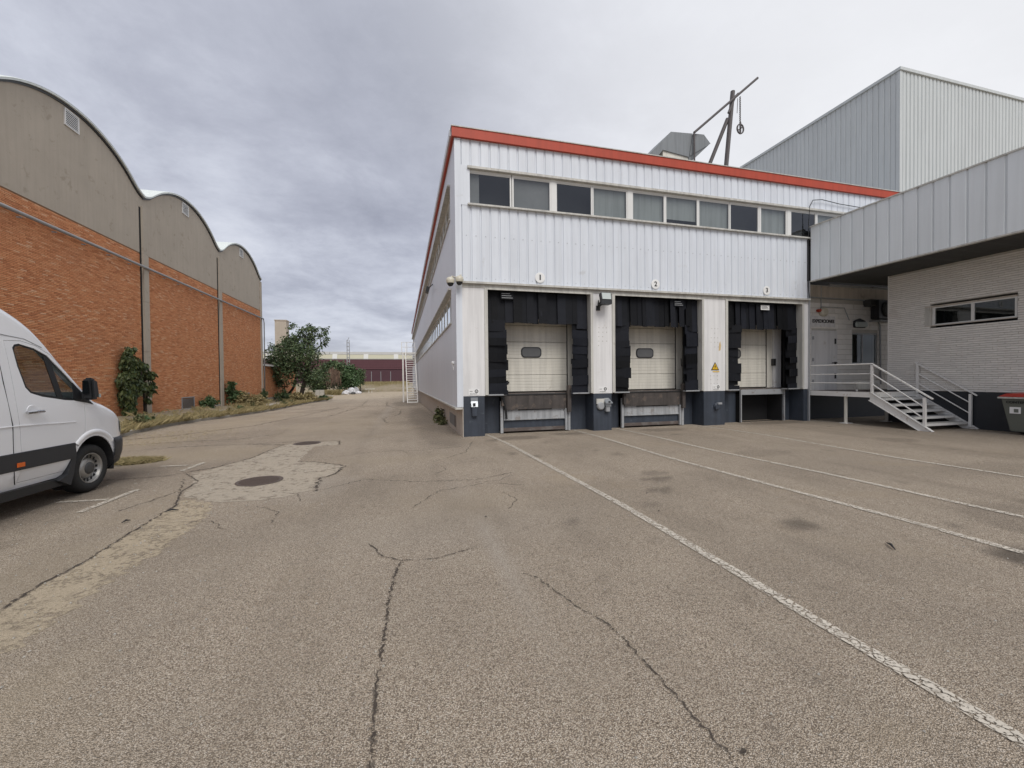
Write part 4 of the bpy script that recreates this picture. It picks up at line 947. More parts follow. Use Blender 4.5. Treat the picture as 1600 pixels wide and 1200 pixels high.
    # below the dock floor
    MB().box(x0-.1, x1+.1, 11.75, 12.2, 1.06, 1.14).build('dock_floor', m_rust, wh)
    lx0, lx1 = ((2.80, 4.90), (6.74, 8.94), (11.32, 13.16))[bi]
    MB().box(x0-.12, lx0-.03, 11.86, 12.4, -.1, 1.06).build('pit_wall', m_navy, wh); MB().box(lx1+.03, x1+.12, 11.86, 12.4, -.1, 1.06).build('pit_wall', m_navy, wh)
    if bi < 2:
        g = MB(); g.box(lx0, lx1, 11.66, 11.72, .02, .12); lv = g.build('dock_leveller', m_rust, wh)
        MB().box(lx0+.06, lx1-.1, 11.70, 11.74, .12, .36).build('lower_plate', m_navy, lv)
        MB().box(lx0+.06, lx1-.1, 11.64, 11.72, .35, .385).build('rail', m_lev, lv)
        MB().box(lx0+.07, lx1-.1, 11.67, 11.73, .385, .66).build('beam', m_lev, lv)
        MB().box(lx0+.5, lx1-.55, 11.655, 11.668, .635, .67).build('slot', m_hole, lv)
        MB().box(lx0+.05, lx1-.1, 11.60, 11.64, .665, 1.09).build('lip_plate', m_lip, lv)
        MB().box(lx0+.0, lx1-.1, 11.58, 11.8, 1.09, 1.12).build('lip_edge', m_black, lv)
        MB().box(lx0-.05, lx0+.03, 11.62, 11.69, -.02, .92).build('post', m_lev, lv)
        MB().box(lx1-.03, lx1+.04, 11.62, 11.69, -.02, .95).build('post', m_lev, lv)
        MB().box(lx1-.13, lx1-.06, 11.6, 11.66, .0, .66).build('post', m_steelg, lv)
        MB().box(lx1-.09, lx1+.03, 11.50, 11.61, .55, 1.36).build('rubber_buffer', m_lip, lv, bevel=.01)
        MB().box(lx0-.04, lx0+.05, 11.5, 11.61, .78 if bi == 0 else .72, 1.12).build('rubber_buffer', m_lip, lv, bevel=.01)
        if bi == 0:
            g = MB(); g.tube([(lx0-.15,11.5,1.14),(lx0+.0,11.5,1.02),(lx0+.06,11.52,.8),(lx0+.10,11.55,.62),(lx0+.11,11.55,.4)], .035, 7); g.build('hose', m_black, lv)
            g = MB(); g.box(lx0+.02, lx0+.2, 11.5, 11.56, 1.40, 1.52); g.build('hook', m_black, lv, bevel=.03)
    else:
        g = MB(); g.box(lx0, lx1, 11.62, 11.70, .93, 1.11); lv = g.build('dock_leveller', m_steelg, wh)
        MB().box(lx0, lx1, 12.3, 12.35, -.05, .93).build('pit_back', m_hole, lv)
        for a in (lx0-.04, lx1-.0): MB().box(a, a+.045, 11.62, 11.68, -.02, 1.1).build('post', m_lev, lv)
        MB().box(lx0, lx0+.03, 11.7, 12.3, -.05, .93).build('pit_side', m_hole, lv); MB().box(lx1-.03, lx1, 11.7, 12.3, -.05, .93).build('pit_side', m_hole, lv); MB().box(lx0+.03, lx1-.03, 11.72, 11.75, -.02, .0).build('pit_floor', m_hole, lv)
MB().box(13.862, 13.90, 11.25, 11.31, -.02, 4.9).build('corner_post', m_steelg, wh)

# things fixed on the warehouse front
for x, n, lab in ((3.89,'1','round white plate with number 1 above the left dock'),(7.71,'2','round white plate with number 2 above the middle dock'),(12.04,'3','round white plate with number 3 above the right dock')):
    t = MB().lathe((x,11.296,4.49), (0,-1,0), [(0,.0),(.150,0),(.150,.012),(.135,.016),(0,.016)], 28).build('number_plate', m_white); tag(t, lab, 'sign', 'numbered round plates above the docks')
    text('numeral', n, .21, (x, 11.277, 4.49), t, m_ink, bold=.95 if n != '1' else 1.3, off=.022)
def socket(x, z, kind, lab):
    t = thing('charging_socket', lab, 'switch box', (x, 11.29, z), 'grey steel boxes on the dock piers')
    if kind == 0:
        MB().box(x-.10, x+.10, 11.262, 11.298, z+.18, z+.28).build('back_plate', m_sheet, t)
        g = MB(); g.hexa([(x-.09,11.18,z+.02),(x+.09,11.18,z+.02),(x+.09,11.298,z+.02),(x-.09,11.298,z+.02)], [(x-.10,11.25,z+.18),(x+.10,11.25,z+.18),(x+.10,11.298,z+.18),(x-.10,11.298,z+.18)]); g.build('housing', m_sheet, t, bevel=.008)
        MB().box(x-.05, x+.02, 11.172, 11.20, z+.05, z+.13).build('socket', m_black, t)
        g = MB(); g.hexa([(x-.07,11.2,z-.24),(x+.07,11.2,z-.24),(x+.07,11.298,z-.24),(x-.07,11.298,z-.24)], [(x-.08,11.2,z+.015),(x+.08,11.2,z+.015),(x+.08,11.298,z+.015),(x-.08,11.298,z+.015)]); g.build('lower_box', m_navy, t, bevel=.01)
    elif kind == 1:
        MB().box(x-.24, x+.14, 11.25, 11.298, z+.06, z+.22).build('back_plate', m_trim, t, bevel=.006)
        g = MB(); g.lathe((x-.1,11.298,z), (0,-1,0), [(.12,0),(.12,.06),(.09,.09),(0,.09)], 16); g.build('round_box', m_steelg, t)
        MB().box(x+.02, x+.2, 11.16, 11.298, z-.02, z+.1).build('housing', m_sheet, t, bevel=.01)
        g = MB(); g.hexa([(x+.0,11.1,z+.08),(x+.22,11.1,z+.08),(x+.22,11.29,z+.13),(x+.0,11.29,z+.13)], [(x+.0,11.1,z+.10),(x+.22,11.1,z+.10),(x+.18,11.29,z+.24),(x+.04,11.29,z+.24)]); g.build('hood', m_sheet, t)
        MB().box(x+.04, x+.17, 11.18, 11.298, z-.17, z-.02).build('lower_box', m_steelg, t, bevel=.01); MB().box(x+.08, x+.14, 11.095, 11.12, z+.11, z+.15).build('socket', m_black, t)
    else:
        g = MB(); g.lathe((x,11.298,z), (0,-1,0), [(.11,0),(.11,.05),(.08,.08),(0,.08)], 16); g.build('round_box', m_navy, t)
        MB().box(x+.0, x+.15, 11.2, 11.298, z+.06, z+.12).build('bracket', m_steelg, t); MB().box(x-.09, x-.03, 11.2, 11.298, z-.1, z+.03).build('lower_box', m_navy, t)
socket(1.92, .78, 0, 'grey steel socket box on the blue base of the left corner pier'); socket(5.88, .72, 1, 'wide socket box with round cover on the pier between docks 1 and 2'); socket(9.98, .60, 2, 'small round blue box on the pier between docks 2 and 3')
for x, k in ((1.92,'on the left corner pier'),(5.88,'above the wide socket box between docks 1 and 2'),(9.98,'under the yellow hazard triangle')):
    t = MB().box(x-.15, x+.15, 11.288, 11.294, 1.13, 1.30).build('notice', m_white); tag(t, 'white notice with round emblem, '+k, 'notice', 'small white notices above the pier bases')
    g = MB(); 
    pr = [(.050,0),(.050,.003),(.030,.003),(.030,0)]; g.lathe((x+.07,11.288,1.235), (0,-1,0), pr, 18); g.lathe((x+.07,11.288,1.235), (0,-1,0), [(.012,0),(.012,.003),(0,.003)], 10); g.build('emblem', m_ink, t)
    for a, b, z in ((-.12,-.03,1.225),(-.12,.10,1.155)):
        g = MB(); q = x+a
        while q < x+b-.02: w = random.uniform(.008,.02); g.box(q, q+w, 11.2845, 11.2875, z, z+random.uniform(.010,.018)); q += w+.006
        g.build('small_print', m_ink, t)
t = thing('warning_sign', 'yellow triangular electric hazard sign on the pier left of dock 3', 'sign', (9.93, 11.29, 1.79))
MB().prism([(9.775,11.292,1.785),(10.085,11.292,1.785),(9.93,11.292,2.055)], (0,-.006,0)).build('border', m_ink, t)
MB().prism([(9.815,11.2855,1.808),(10.045,11.2855,1.808),(9.93,11.2855,2.01)], (0,-.003,0)).build('panel', m_yellow, t)
MB().prism([(9.95,11.282,1.96),(9.895,11.282,1.895),(9.925,11.282,1.893),(9.905,11.282,1.83),(9.965,11.282,1.905),(9.935,11.282,1.908)], (0,-.002,0)).build('bolt_symbol', m_ink, t)
MB().box(9.84, 10.1, 11.289, 11.2925, 1.72, 1.75).build('caption_strip', m_yellow, t)
for cx, zz, lab in ((5.88,(2.55,3.09),'b'),(9.93,(2.55,3.15),'c'),(9.9,(1.35,1.6),'d')):
    g = MB(); n = 4 if zz[1]-zz[0] > .4 else 2
    for i in range(3):
        for j in range(n+1):
            if random.random() < .12: continue
            g.lathe((cx-.13+.13*i+random.uniform(-.015,.015), 11.295, zz[0]+(zz[1]-zz[0])*j/n), (0,-1,0), [(.018,0),(.014,.003),(0,.003)], 8)
    o = g.build('filled_holes', m_trim, wh); o['kind'] = 'stuff'
g = MB(); g.prism([(10.08,11.294,2.42),(10.15,11.294,2.44),(10.17,11.294,2.6),(10.14,11.294,2.74),(10.10,11.294,2.66)], (0,-.003,0)); g.build('paint_scar', M('bare_filler', (.55,.40,.2), .9, .2, 10), wh)
g = MB(); g.hexa([(13.57-.0,11.2,.0),(13.575,11.2,.0),(13.575,11.2,.01),(13.57,11.2,.01)], [(13.57,11.21,.0),(13.575,11.21,.0),(13.575,11.21,.01),(13.57,11.21,.01)])
fl = thing('floodlight', 'square black framed floodlight at the top of the pier between docks 1 and 2', 'floodlight', (5.82, 11.2, 3.75))
g = MB(); A = [(5.66,10.93,3.86),(6.00,10.93,3.86),(6.00,11.04,3.80),(5.66,11.04,3.80)]; B = [(5.68,11.03,4.10),(6.03,11.03,4.10),(6.03,11.15,4.06),(5.68,11.15,4.06)]
g.hexa(A, B); g.build('housing', m_black, fl, bevel=.01)
g = MB(); g.quad((5.69,10.925,3.885),(5.97,10.925,3.885),(6.0,11.018,4.085),(5.71,11.018,4.085)); g.build('lens', m_lens, fl)
g = MB(); g.hexa([(5.64,10.92,3.74),(5.99,10.92,3.74),(5.99,11.15,3.74),(5.64,11.15,3.74)], [(5.66,10.93,3.855),(6.0,10.93,3.855),(6.0,11.1,3.80),(5.66,11.1,3.80)]); g.build('ballast_box', m_black, fl)
g = MB(); g.bar((5.6,11.0,3.85),(5.7,11.25,3.72),.03); g.bar((5.72,11.3,3.7),(5.72,11.0,3.76),.05); g.box(5.66,5.78,11.26,11.297,3.6,3.74); g.build('bracket', m_black, fl)
def domecam(x, y, z, lab):
    t = thing('security_camera', lab, 'security camera', (x, y, z), 'dome cameras on the building corner')
    g = MB(); g.lathe((x,y,z), (0,0,1), [(.10,0),(.115,.06),(.10,.13),(.06,.16),(0,.165)], 16); g.build('housing', m_beige, t, smooth=True)
    g = MB(); g.lathe((x,y,z), (0,0,-1), [(.085,0),(.078,.04),(.045,.078),(0,.088)], 16); g.build('dome', m_black, t, smooth=True)
    g = MB(); g.tube([(x,y,z+.14),(x+.05,y+.04,z+.2),(1.5,11.28,z+.18)], .02, 6); g.build('arm', m_beige, t)
domecam(1.28, 11.1, 4.16, 'left one of two beige dome cameras at the building corner'); domecam(1.52, 11.08, 4.2, 'right one of two beige dome cameras at the building corner')
t = thing('floodlight', 'black spotlight on the long side wall below the roof edge', 'floodlight', (1.3, 19.9, 5.75))
g = MB(); g.hexa([(1.10,19.75,5.72),(1.25,19.75,5.66),(1.25,20.1,5.66),(1.10,20.1,5.72)], [(1.16,19.75,5.97),(1.31,19.75,5.93),(1.31,20.1,5.93),(1.16,20.1,5.97)]); g.build('housing', m_black, t); g = MB(); g.bar((1.25,19.9,5.9),(1.46,19.9,6.1),.04); g.build('bracket', m_black, t)
t = thing('wall_hook', 'small white outlet with hanging cord on the side wall', 'outlet', (1.43, 11.9, 2.0))
g = MB(); g.lathe((1.452,11.95,2.05), (-1,0,0), [(.05,0),(.05,.05),(.03,.07),(0,.07)], 12); g.build('cover', m_white, t); g = MB(); g.tube([(1.42,11.95,2.03),(1.43,11.93,1.85)], .012, 6); g.build('cord', m_white, t)

# roof: extractor duct and hoist crane
t = thing('roof_extractor', 'angular galvanised extractor hood on the warehouse roof', 'duct', (10.6, 14.2, 8.2))
MB().box(9.95, 11.1, 14.05, 15.1, 8.2, 10.42).build('shaft', m_door, t)
g = MB(); g.prism([(8.95,14,9.8),(10.28,14,11.17),(11.27,14,11.24),(11.10,14,10.30),(9.92,14,10.42),(9.5,14,9.9)], (0,1.2,0)); g.build('hood', m_duct, t)
g = MB(); g.hexa([(11.10,14.02,10.32),(11.13,14.02,10.05),(11.13,15.18,10.05),(11.10,15.18,10.32)], [(11.27,14.02,11.22),(12.09,14.02,10.94),(12.09,15.18,10.94),(11.27,15.18,11.22)])
g.add([(11.275,13.99,11.24),(11.80,13.99,11.27),(12.12,13.99,10.95),(11.13,13.99,10.33)], [(0,1,2,3)]); g.build('outlet_cowl', m_duct, t)
t = thing('roof_crane', 'rusty improvised hoist crane with slanting boom on the warehouse roof', 'crane', (12.9, 14, 8.2))
g = MB(); g.tube([(12.75,14.1,8.2),(13.215,14,13.23)], .085, 8); g.build('mast', m_crane, t); g = MB(); g.tube([(11.5,14.5,8.2),(13.05,14.1,12.15)], .075, 8); g.build('strut', m_crane, t)
g = MB(); g.tube([(11.27,13.9,11.22),(14.36,13.9,13.9)], .05, 8); g.build('boom', m_crane, t); g = MB(); g.tube([(11.27,13.9,11.22),(11.3,13.92,9.2)], .035, 6); g.build('tail_post', m_crane, t)
g = MB(); g.tube([(12.98,13.98,12.3),(13.25,13.93,12.95),(13.4,13.9,13.1)], .05, 6); g.build('boom_clamp', m_crane, t)
g = MB()
for i in range(26):
    z = 12.98-i*.042; a = .018 if i % 2 else 0
    g.box(13.47-.012-a, 13.47+.012+a, 13.88-(.018-a), 13.90+(.018-a), z-.03, z)
g.tube([(13.36,13.9,12.9),(13.33,13.9,12.3)], .012, 5); g.build('chain', m_crane, t)
g = MB(); 
for i in range(18):
    a, b = 2*PI*i/18, 2*PI*(i+1)/18; g.bar((13.48+.155*math.cos(a),13.89,11.68+.19*math.sin(a)), (13.48+.155*math.cos(b),13.89,11.68+.19*math.sin(b)), .045)
g.bar((13.36,13.89,11.6),(13.6,13.89,11.78),.05); g.bar((13.48,13.89,11.5),(13.48,13.89,11.95),.05); g.build('pulley_wheel', m_crane, t)

# ------------------------------------------------------------------ tall hall behind (right)
tl = thing('tall_hall', 'tall grey green ribbed metal hall rising behind the dock buildings', 'building', (30, 25, 0))
YT, XT, ZT = 16.5, 26.7, 18.3
MB().box(XT+.04, 60, YT+.04, 60, 0, ZT-.05).build('wall', m_tall, tl)
clad(tl, XT+.15, YT, .3*4*26, 4, ZT, m_tall, p=.30, d=.05, g=.03, s=.03, n=4)
clad(tl, XT, YT+.3*4*30+.12, .3*4*30, 6, ZT, m_tall_side, p=.30, d=.035, g=.012, s=.03, n=4, face='-X')
MB().box(XT-.06, XT+.15, YT-.06, YT+.12, 4, ZT).build('corner_flashing', m_tall, tl)
MB().box(XT-.12, XT+40, YT-.12, YT-.02, ZT, ZT+.16).build('coping', m_tall, tl); MB().box(XT-.12, XT-.02, YT-.02, YT+40, ZT, ZT+.16).build('coping', m_tall, tl); MB().box(XT-.02, XT+33, YT-.02, 60, ZT, ZT+.04).build('roof', m_roof, tl)
for y, z in ((22.9,14.3),(22.6,13.9),(22.6,13.4)): MB().box(XT-.055, XT-.045, y, y+.1, z, z+.28).build('stain_plate', m_steelg, tl)

# ------------------------------------------------------------------ office annex with canopy (right)
an = thing('office_annex', 'white painted brick annex under a deep grey metal canopy', 'building', (16, 8, 0))
XC, XA = 13.87, 15.9
clad(an, XC+.035, 11.24, .345*27, 4.9, 6.76, m_canopy, p=.345, d=.03, g=.010, s=.02, face='-X')
MB().box(XC+.04, XC+.10, 1.9, 11.24, 4.88, 6.74).build('canopy_frame', m_steelg, an)
MB().box(XC-.02, XC+.12, 1.9, 11.24, 6.76, 6.80).build('canopy_coping', m_trim, an)
MB().box(XC-.005, XC+.12, 1.9, 11.24, 4.86, 4.90).build('canopy_edge', m_trim, an)
MB().box(XC+.12, 26, 1.9, 11.22, 6.70, 6.76).build('roof', m_roof, an)
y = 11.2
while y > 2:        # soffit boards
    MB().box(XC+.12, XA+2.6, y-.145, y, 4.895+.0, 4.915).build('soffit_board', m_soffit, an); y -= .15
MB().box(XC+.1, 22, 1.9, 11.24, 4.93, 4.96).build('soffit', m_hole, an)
# annex brick wall facing the yard (-X)
wy0, wy1, wz0, wz1 = 7.12, 8.95, 3.13, 3.66
MB().box(XA+.0, XA+.3, 1.9, 10.1, -.1, 3.0).build('wall', m_mortarw, an); MB().box(XA, XA+.3, 1.9, 10.1, 3.75, 4.9).build('wall', m_mortarw, an)
MB().box(XA, XA+.3, wy1+.02, 10.1, 3.0, 3.75).build('wall', m_mortarw, an); MB().box(XA, XA+.3, 1.9, wy0-.02, 3.0, 3.75).build('wall', m_mortarw, an)
brick_wall('brickwork', XA, 1.9, 10.1, 1.07, 4.89, -1, m_white_brick, an, bl=.25, bh=.048, j=.015, jv=.003, jit=.005, holes=[(wy0-.02,wy1+.02,3.06,3.72)])
brick_wall('brickwork', 10.1-.0, XA+.0, XA+3.4, 1.07, 4.89, 1, m_white_brick, an, bl=.245, bh=.046, j=.016, jit=.006, axis='y') if False else None
MB().box(XA-.035, XA+.0, 1.9, 10.12, -.1, 1.06).build('plinth', m_navy_shade, an)
MB().box(XA+.001, XA+3.5, 10.1, 10.14, 1.0, 4.9).build('return_wall', m_white_brick, an)
g = MB(); g.box(XA+.03,XA+.08,wy0,wy1,wz1-.045,wz1); g.box(XA+.03,XA+.08,wy0,wy1,wz0-.04,wz0+.0); g.box(XA+.03,XA+.08,wy1-.07,wy1,wz0,wz1-.045); g.box(XA+.03,XA+.08,wy0,wy0+.05,wz0,wz1-.045)
g.box(XA+.03,XA+.08,7.98,8.05,wz0,wz1-.045); w_ = g.build('window', m_frame, an)
for a, b in ((wy0+.05,7.98),(8.05,wy1-.07)): MB().quad((XA+.055,b,wz0),(XA+.055,a,wz0),(XA+.055,a,wz1-.045),(XA+.055,b,wz1-.045)).build('pane', m_dglass, w_)
MB().box(XA+.25, XA+.29, wy0-.1, wy1+.1, 2.95, 3.8).build('room_backing', m_hole, an)
MB().box(XA-.03, XA+.03, wy0-.01, wy1+.16, wz0-.06, wz0-.04).build('sill', m_plinth, an); MB().box(XA-.02, XA+.028, wy0-.01, wy1+.16, wz1, wz1+.03).build('lintel', m_plinth, an); MB().box(XA-.02, XA+.028, wy1, wy1+.16, wz0-.04, wz1).build('window_reveal', m_trim, an)
# recessed back wall with steel door and window
YB = 11.8
MB().box(13.86, 19.5, YB, YB+.3, 1.0, 2.0).build('wall', m_mortarw, an); MB().box(13.86, 16.62, YB, YB+.3, 2.0, 3.2).build('wall', m_mortarw, an); MB().box(17.95, 19.5, YB, YB+.3, 2.0, 3.2).build('wall', m_mortarw, an); MB().box(13.86, 19.5, YB, YB+.3, 3.2, 4.93).build('wall', m_mortarw, an)
brick_wall('brickwork', YB, 13.9, 19.4, 1.02, 4.45, 1, m_white_brick, an, bl=.39, bh=.180, j=.012, jit=.002, holes=[(14.62,15.84,1.0,3.24),(16.62,17.95,2.0,3.2)], axis='y')
MB().box(13.9, 19.4, YB-.03, YB, 4.46, 4.9).build('beam', m_plinth, an)
MB().box(13.86, 19.5, YB-.02, YB+.28, -.1, .98).build('plinth', m_navy_shade, an)
MB().box(13.87, 13.93, 11.32, YB, 0, 4.9).build('return_wall', m_pier, an)
g = MB(); g.box(14.60,14.66,YB-.03,YB,1.0,3.24); g.box(15.80,15.86,YB-.03,YB,1.0,3.24); g.box(14.66,15.80,YB-.03,YB,3.18,3.24); g.build('door_frame', m_pier, an)
dr = MB().box(14.665, 15.795, YB-.035, YB, 1.02, 3.175).build('door', m_pier, an, bevel=.006)
for z in (1.3, 2.1, 2.9): MB().box(14.63, 14.70, YB-.055, YB-.036, z, z+.12).build('hinge', m_steelg, dr)
for z in (1.45, 2.75): MB().box(15.71, 15.77, YB-.06, YB-.036, z, z+.2).build('bolt', m_black, dr)
g = MB(); g.bar((15.55,YB-.08,2.04),(15.78,YB-.08,2.05),.03); g.box(15.70,15.77,YB-.07,YB-.036,1.94,2.08); g.build('handle', m_black, dr)
g = MB(); g.box(16.62,16.68,YB+.02,YB+.07,2.0,3.2); g.box(17.89,17.95,YB+.02,YB+.07,2.0,3.2); g.box(16.68,17.89,YB+.02,YB+.07,3.14,3.2); g.box(16.68,17.89,YB+.02,YB+.07,2.0,2.05); g.box(17.18,17.22,YB+.02,YB+.07,2.05,3.14)
w_ = g.build('window', m_steelg, an); MB().quad((16.68,YB+.045,2.05),(17.89,YB+.045,2.05),(17.89,YB+.045,3.14),(16.68,YB+.045,3.14)).build('pane', m_dglass, w_)
MB().box(17.22, 17.89, YB+.12, YB+.13, 2.0, 3.2).build('curtain', M('dark_green_curtain', (.07,.09,.08), .8), w_); MB().box(16.6, 18, YB+.26, YB+.29, 1.98, 3.22).build('room_backing', m_hole, an)
g = MB(); r_ = .016
g.tube([(15.06,YB-.03,4.9),(15.06,YB-.03,4.1),(15.06,YB-.03,3.95)], r_, 6); g.tube([(15.06,YB-.03,4.12),(16.2,YB-.03,4.12),(16.45,YB-.03,3.66)], r_, 6)
g.tube([(13.95,YB-.04,4.45),(17.3,YB-.04,4.44)], .03, 6); g.tube([(15.1,YB-.3,4.87),(18.8,YB-.3,4.87)], .05, 6); g.tube([(17.9,YB-.03,3.7),(18.05,YB-.03,3.5),(18.1,YB-.03,1.2)], .028, 6); g.build('conduit', m_steelg, an)
MB().box(17.2, 18.9, YB-.25, YB, 4.2, 4.45).build('duct_box', m_soffit, an)
t = MB().box(14.58, 15.75, YB-.03, YB-.02, 3.38, 3.78).build('door_sign', m_pier); tag(t, 'dirty white board lettered EXPEDICIONES above the steel door', 'sign')
text('lettering', 'EXPEDICIONES', .17, (15.17, YB-.034, 3.585), t, m_ink, bold=.92, off=.035)
t = thing('alarm_siren', 'beige round alarm siren with red light above the steel door', 'alarm', (15.05, YB-.1, 3.8))
g = MB(); g.lathe((15.12,YB-.02,3.93), (0,-1,0), [(.17,0),(.17,.1),(.12,.15),(0,.15)], 18); g.build('housing', m_beige, t); MB().box(14.82,15.03,YB-.13,YB-.02,3.92,4.02).build('red_lamp', m_red, t, bevel=.02)
t = thing('bulkhead_lamp', 'white oblong bulkhead lamp above the barred window by the door', 'lamp', (16.95, YB-.1, 3.4))
MB().box(16.65,17.28,YB-.06,YB-.02,3.38,3.66).build('base', m_black, t, bevel=.02); MB().box(16.68,17.24,YB-.16,YB-.06,3.40,3.60).build('lens', m_lens, t, bevel=.03); g = MB(); g.prism([(16.7,YB-.02,3.66),(17.2,YB-.02,3.66),(16.95,YB-.02,3.74)], (0,-.05,0)); g.build('bracket', m_black, t)
t = thing('air_conditioner', 'dark round fan unit half hidden behind the annex corner', 'fan', (17.9, 11.4, 3.8))
MB().box(17.5,18.5,11.45,11.75,3.72,4.42).build('housing', m_black, t, bevel=.02); g = MB(); g.lathe((17.98,11.45,4.08), (0,-1,0), [(.30,0),(.30,.05),(.26,.06),(.24,.02),(0,.02)], 20); g.build('fan_guard', m_soffit, t); MB().box(17.5,18.5,11.4,11.8,3.62,3.66).build('shelf', m_steelg, t)

# steel landing and stair
ls = thing('entrance_stair', 'white steel landing and open stair with railings at the office door', 'stairs', (14.9, 9.5, 0))
MB().box(14.0, XA-.04, 9.35, 11.78, .99, 1.03).build('landing', m_rust, ls)
MB().box(13.98, 14.03, 9.33, 11.76, .88, 1.04).build('landing_edge', m_steelw, ls); MB().box(14.03, XA-.04, 9.30, 9.35, .88, 1.04).build('landing_edge', m_steelw, ls)
for (x, y) in ((14.06,10.16),(15.8,10.1)): 
    g = MB(); g.tube([(x,y,-.02),(x,y,.88)], .05, 10); g.build('leg', m_door, ls); MB().box(x-.14,x+.14,y-.12,y+.12,.0,.012).build('foot_plate', m_steelw, ls)
def stringer(x):
    g = MB(); g.prism([(x-.015,9.36,1.03),(x-.015,9.40,.80),(x-.015,8.12,0),(x-.015,7.87,0)], (.03,0,0)); s_ = g.build('stringer', m_steelw, ls)
    g = MB(); g.prism([(x-.045,9.36,1.045),(x-.045,9.36,1.03),(x-.045,7.84,0.0),(x-.045,7.82,.01)], (.09,0,0)); g.build('flange', m_steelw, s_)
    g = MB(); g.prism([(x-.045,9.42,.80),(x-.045,9.42,.785),(x-.045,8.15,0.0),(x-.045,8.12,.0)], (.09,0,0)); g.build('flange', m_steelw, s_)
stringer(14.0); stringer(15.84)
for k in range(6):
    z = .845-k*.168; y = 9.24-k*.262
    if z > .02: 
        MB().box(14.02, 15.82, y-.15, y+.15, z-.012, z+.022).build('tread', m_steelg if k % 2 else m_trim, ls); MB().box(14.02, 15.82, y-.155, y-.15, z-.045, z+.024).build('tread_nosing', m_steelw, ls)
def rail(a, b, r=.022): g = MB(); g.tube([a, b], r, 8); g.build('rail', m_steelw, ls, smooth=False)
for z in (1.32, 1.61, 1.92): rail((14.0,9.34,z), (14.0,11.42 if z > 1.7 else 11.75,z), .016 if z < 1.9 else .022)
MB().box(13.97,14.03,9.31,9.37,1.0,1.92).build('post', m_steelw, ls); MB().box(13.975,14.02,11.70,11.75,.95,1.95).build('post', m_steelw, ls)
MB().box(13.97,14.03,7.99,8.05,.04,.93).build('post', m_steelw, ls)
g = MB(); g.bar((14.0,9.37,1.935), (14.0,7.84,.90), .06, .03); g.build('rail', m_steelw, ls)
rail((14.0,9.32,1.60), (14.0,8.02,.66), .018); rail((14.0,9.32,1.28), (14.0,8.02,.34), .018)
MB().box(15.77,15.83,9.21,9.27,1.0,1.90).build('post', m_steelw, ls); MB().box(15.77,15.83,7.95,8.01,.06,1.0).build('post', m_steelw, ls)
g = MB(); g.bar((15.8,9.30,1.95), (15.8,7.84,.96), .05, .03); g.build('rail', m_steelw, ls)
rail((15.8,9.24,1.60), (15.8,7.98,.74), .016); rail((15.8,9.24,1.30), (15.8,7.98,.43), .016)
MB().box(14.75,15.8,10.3,10.34,1.10,1.38).build('kick_board', m_trim, ls)
MB().box(14.75,14.79,10.3,10.34,1.0,1.12).build('kick_post', m_steelw, ls)

# wheeled bin
bn = thing('wheeled_bin', 'grey green wheeled bin with red lid against the annex wall', 'bin', (15.5, 6.7, 0))
g = MB(); g.hexa([(15.27,6.37,.08),(15.75,6.37,.08),(15.75,6.95,.08),(15.27,6.95,.08)], [(15.17,6.25,.93),(15.8,6.25,.93),(15.8,7.07,.93),(15.17,7.07,.93)]); g.build('body', m_bingreen, bn, bevel=.02)
MB().box(15.12,15.84,6.2,7.12,.93,.975).build('rim', m_trim, bn, bevel=.01)
g = MB(); g.hexa([(15.13,6.2,.976),(15.84,6.2,.976),(15.84,7.12,.976),(15.13,7.12,.976)], [(15.26,6.3,1.06),(15.8,6.3,1.08),(15.8,7.02,1.08),(15.26,7.02,1.06)]); g.build('lid', m_binred, bn, bevel=.012)
for y in (6.42, 6.9): g = MB(); g.lathe((15.70,y-.03,.085), (0,1,0), [(0,0),(.085,0),(.085,.06),(0,.06)], 14); g.build('wheel', m_tyre, bn)
MB().box(15.195,15.20,6.72,6.92,.55,.72).build('sticker', m_white, bn); g = MB(); g.box(15.188,15.194,6.76,6.84,.58,.67); g.build('sticker_print', m_bingreen, bn)
text('lettering', 'CONTENEDOR', .085, (15.165, 6.68, .84), bn, m_ink, '-X', off=.02); g = MB(); g.lathe((15.22,6.6,.52), (-1,0,0), [(.02,0),(.02,.02),(0,.02)], 8); g.build('plug', m_black, bn)

# fire stair on the side wall
fs_ = thing('fire_stair', 'steep white steel fire stair with top platform on the side wall', 'stairs', (.9, 39, gz(38)))
zf = gz(38.2)
for x in (.42, 1.30):
    g = MB(); g.bar((x,38.0,zf),(x-.12,41.0,4.15),.07,.16); g.build('stringer', m_steelw, fs_)
    g = MB(); g.bar((x,38.0,zf+.95),(x-.12,41.0,5.05),.04); g.build('handrail', m_steelw, fs_)
for k in range(22):
    t_ = (k+.5)/22; MB().box(.44-.12*t_, 1.28-.12*t_, 38+3*t_-.12, 38+3*t_+.12, zf+(4.15-zf)*t_-.03, zf+(4.15-zf)*t_+.03).build('tread', m_steelw, fs_)
MB().box(-.05,1.4,41.0,42.4,4.06,4.16).build('platform', m_steelw, fs_)
for x in (-.03,.45): MB().box(x-.03,x+.03,40.98,41.04,4.16,5.15).build('post', m_steelw, fs_)
for z in (4.65,5.12): MB().box(-.05,1.3,41.0,41.04,z,z+.04).build('rail', m_steelw, fs_); MB().box(-.05,-.01,41.04,42.4,z,z+.04).build('rail', m_steelw, fs_)
MB().box(.0,.14,40.9,41.05,gz(41),4.06).build('support_column', m_steelw, fs_); MB().box(.0,.14,42.2,42.35,gz(42),4.06).build('support_column', m_steelw, fs_)
MB().box(.44,1.28,37.9,37.95,zf+.02,zf+.14).build('gate', m_steelw, fs_)
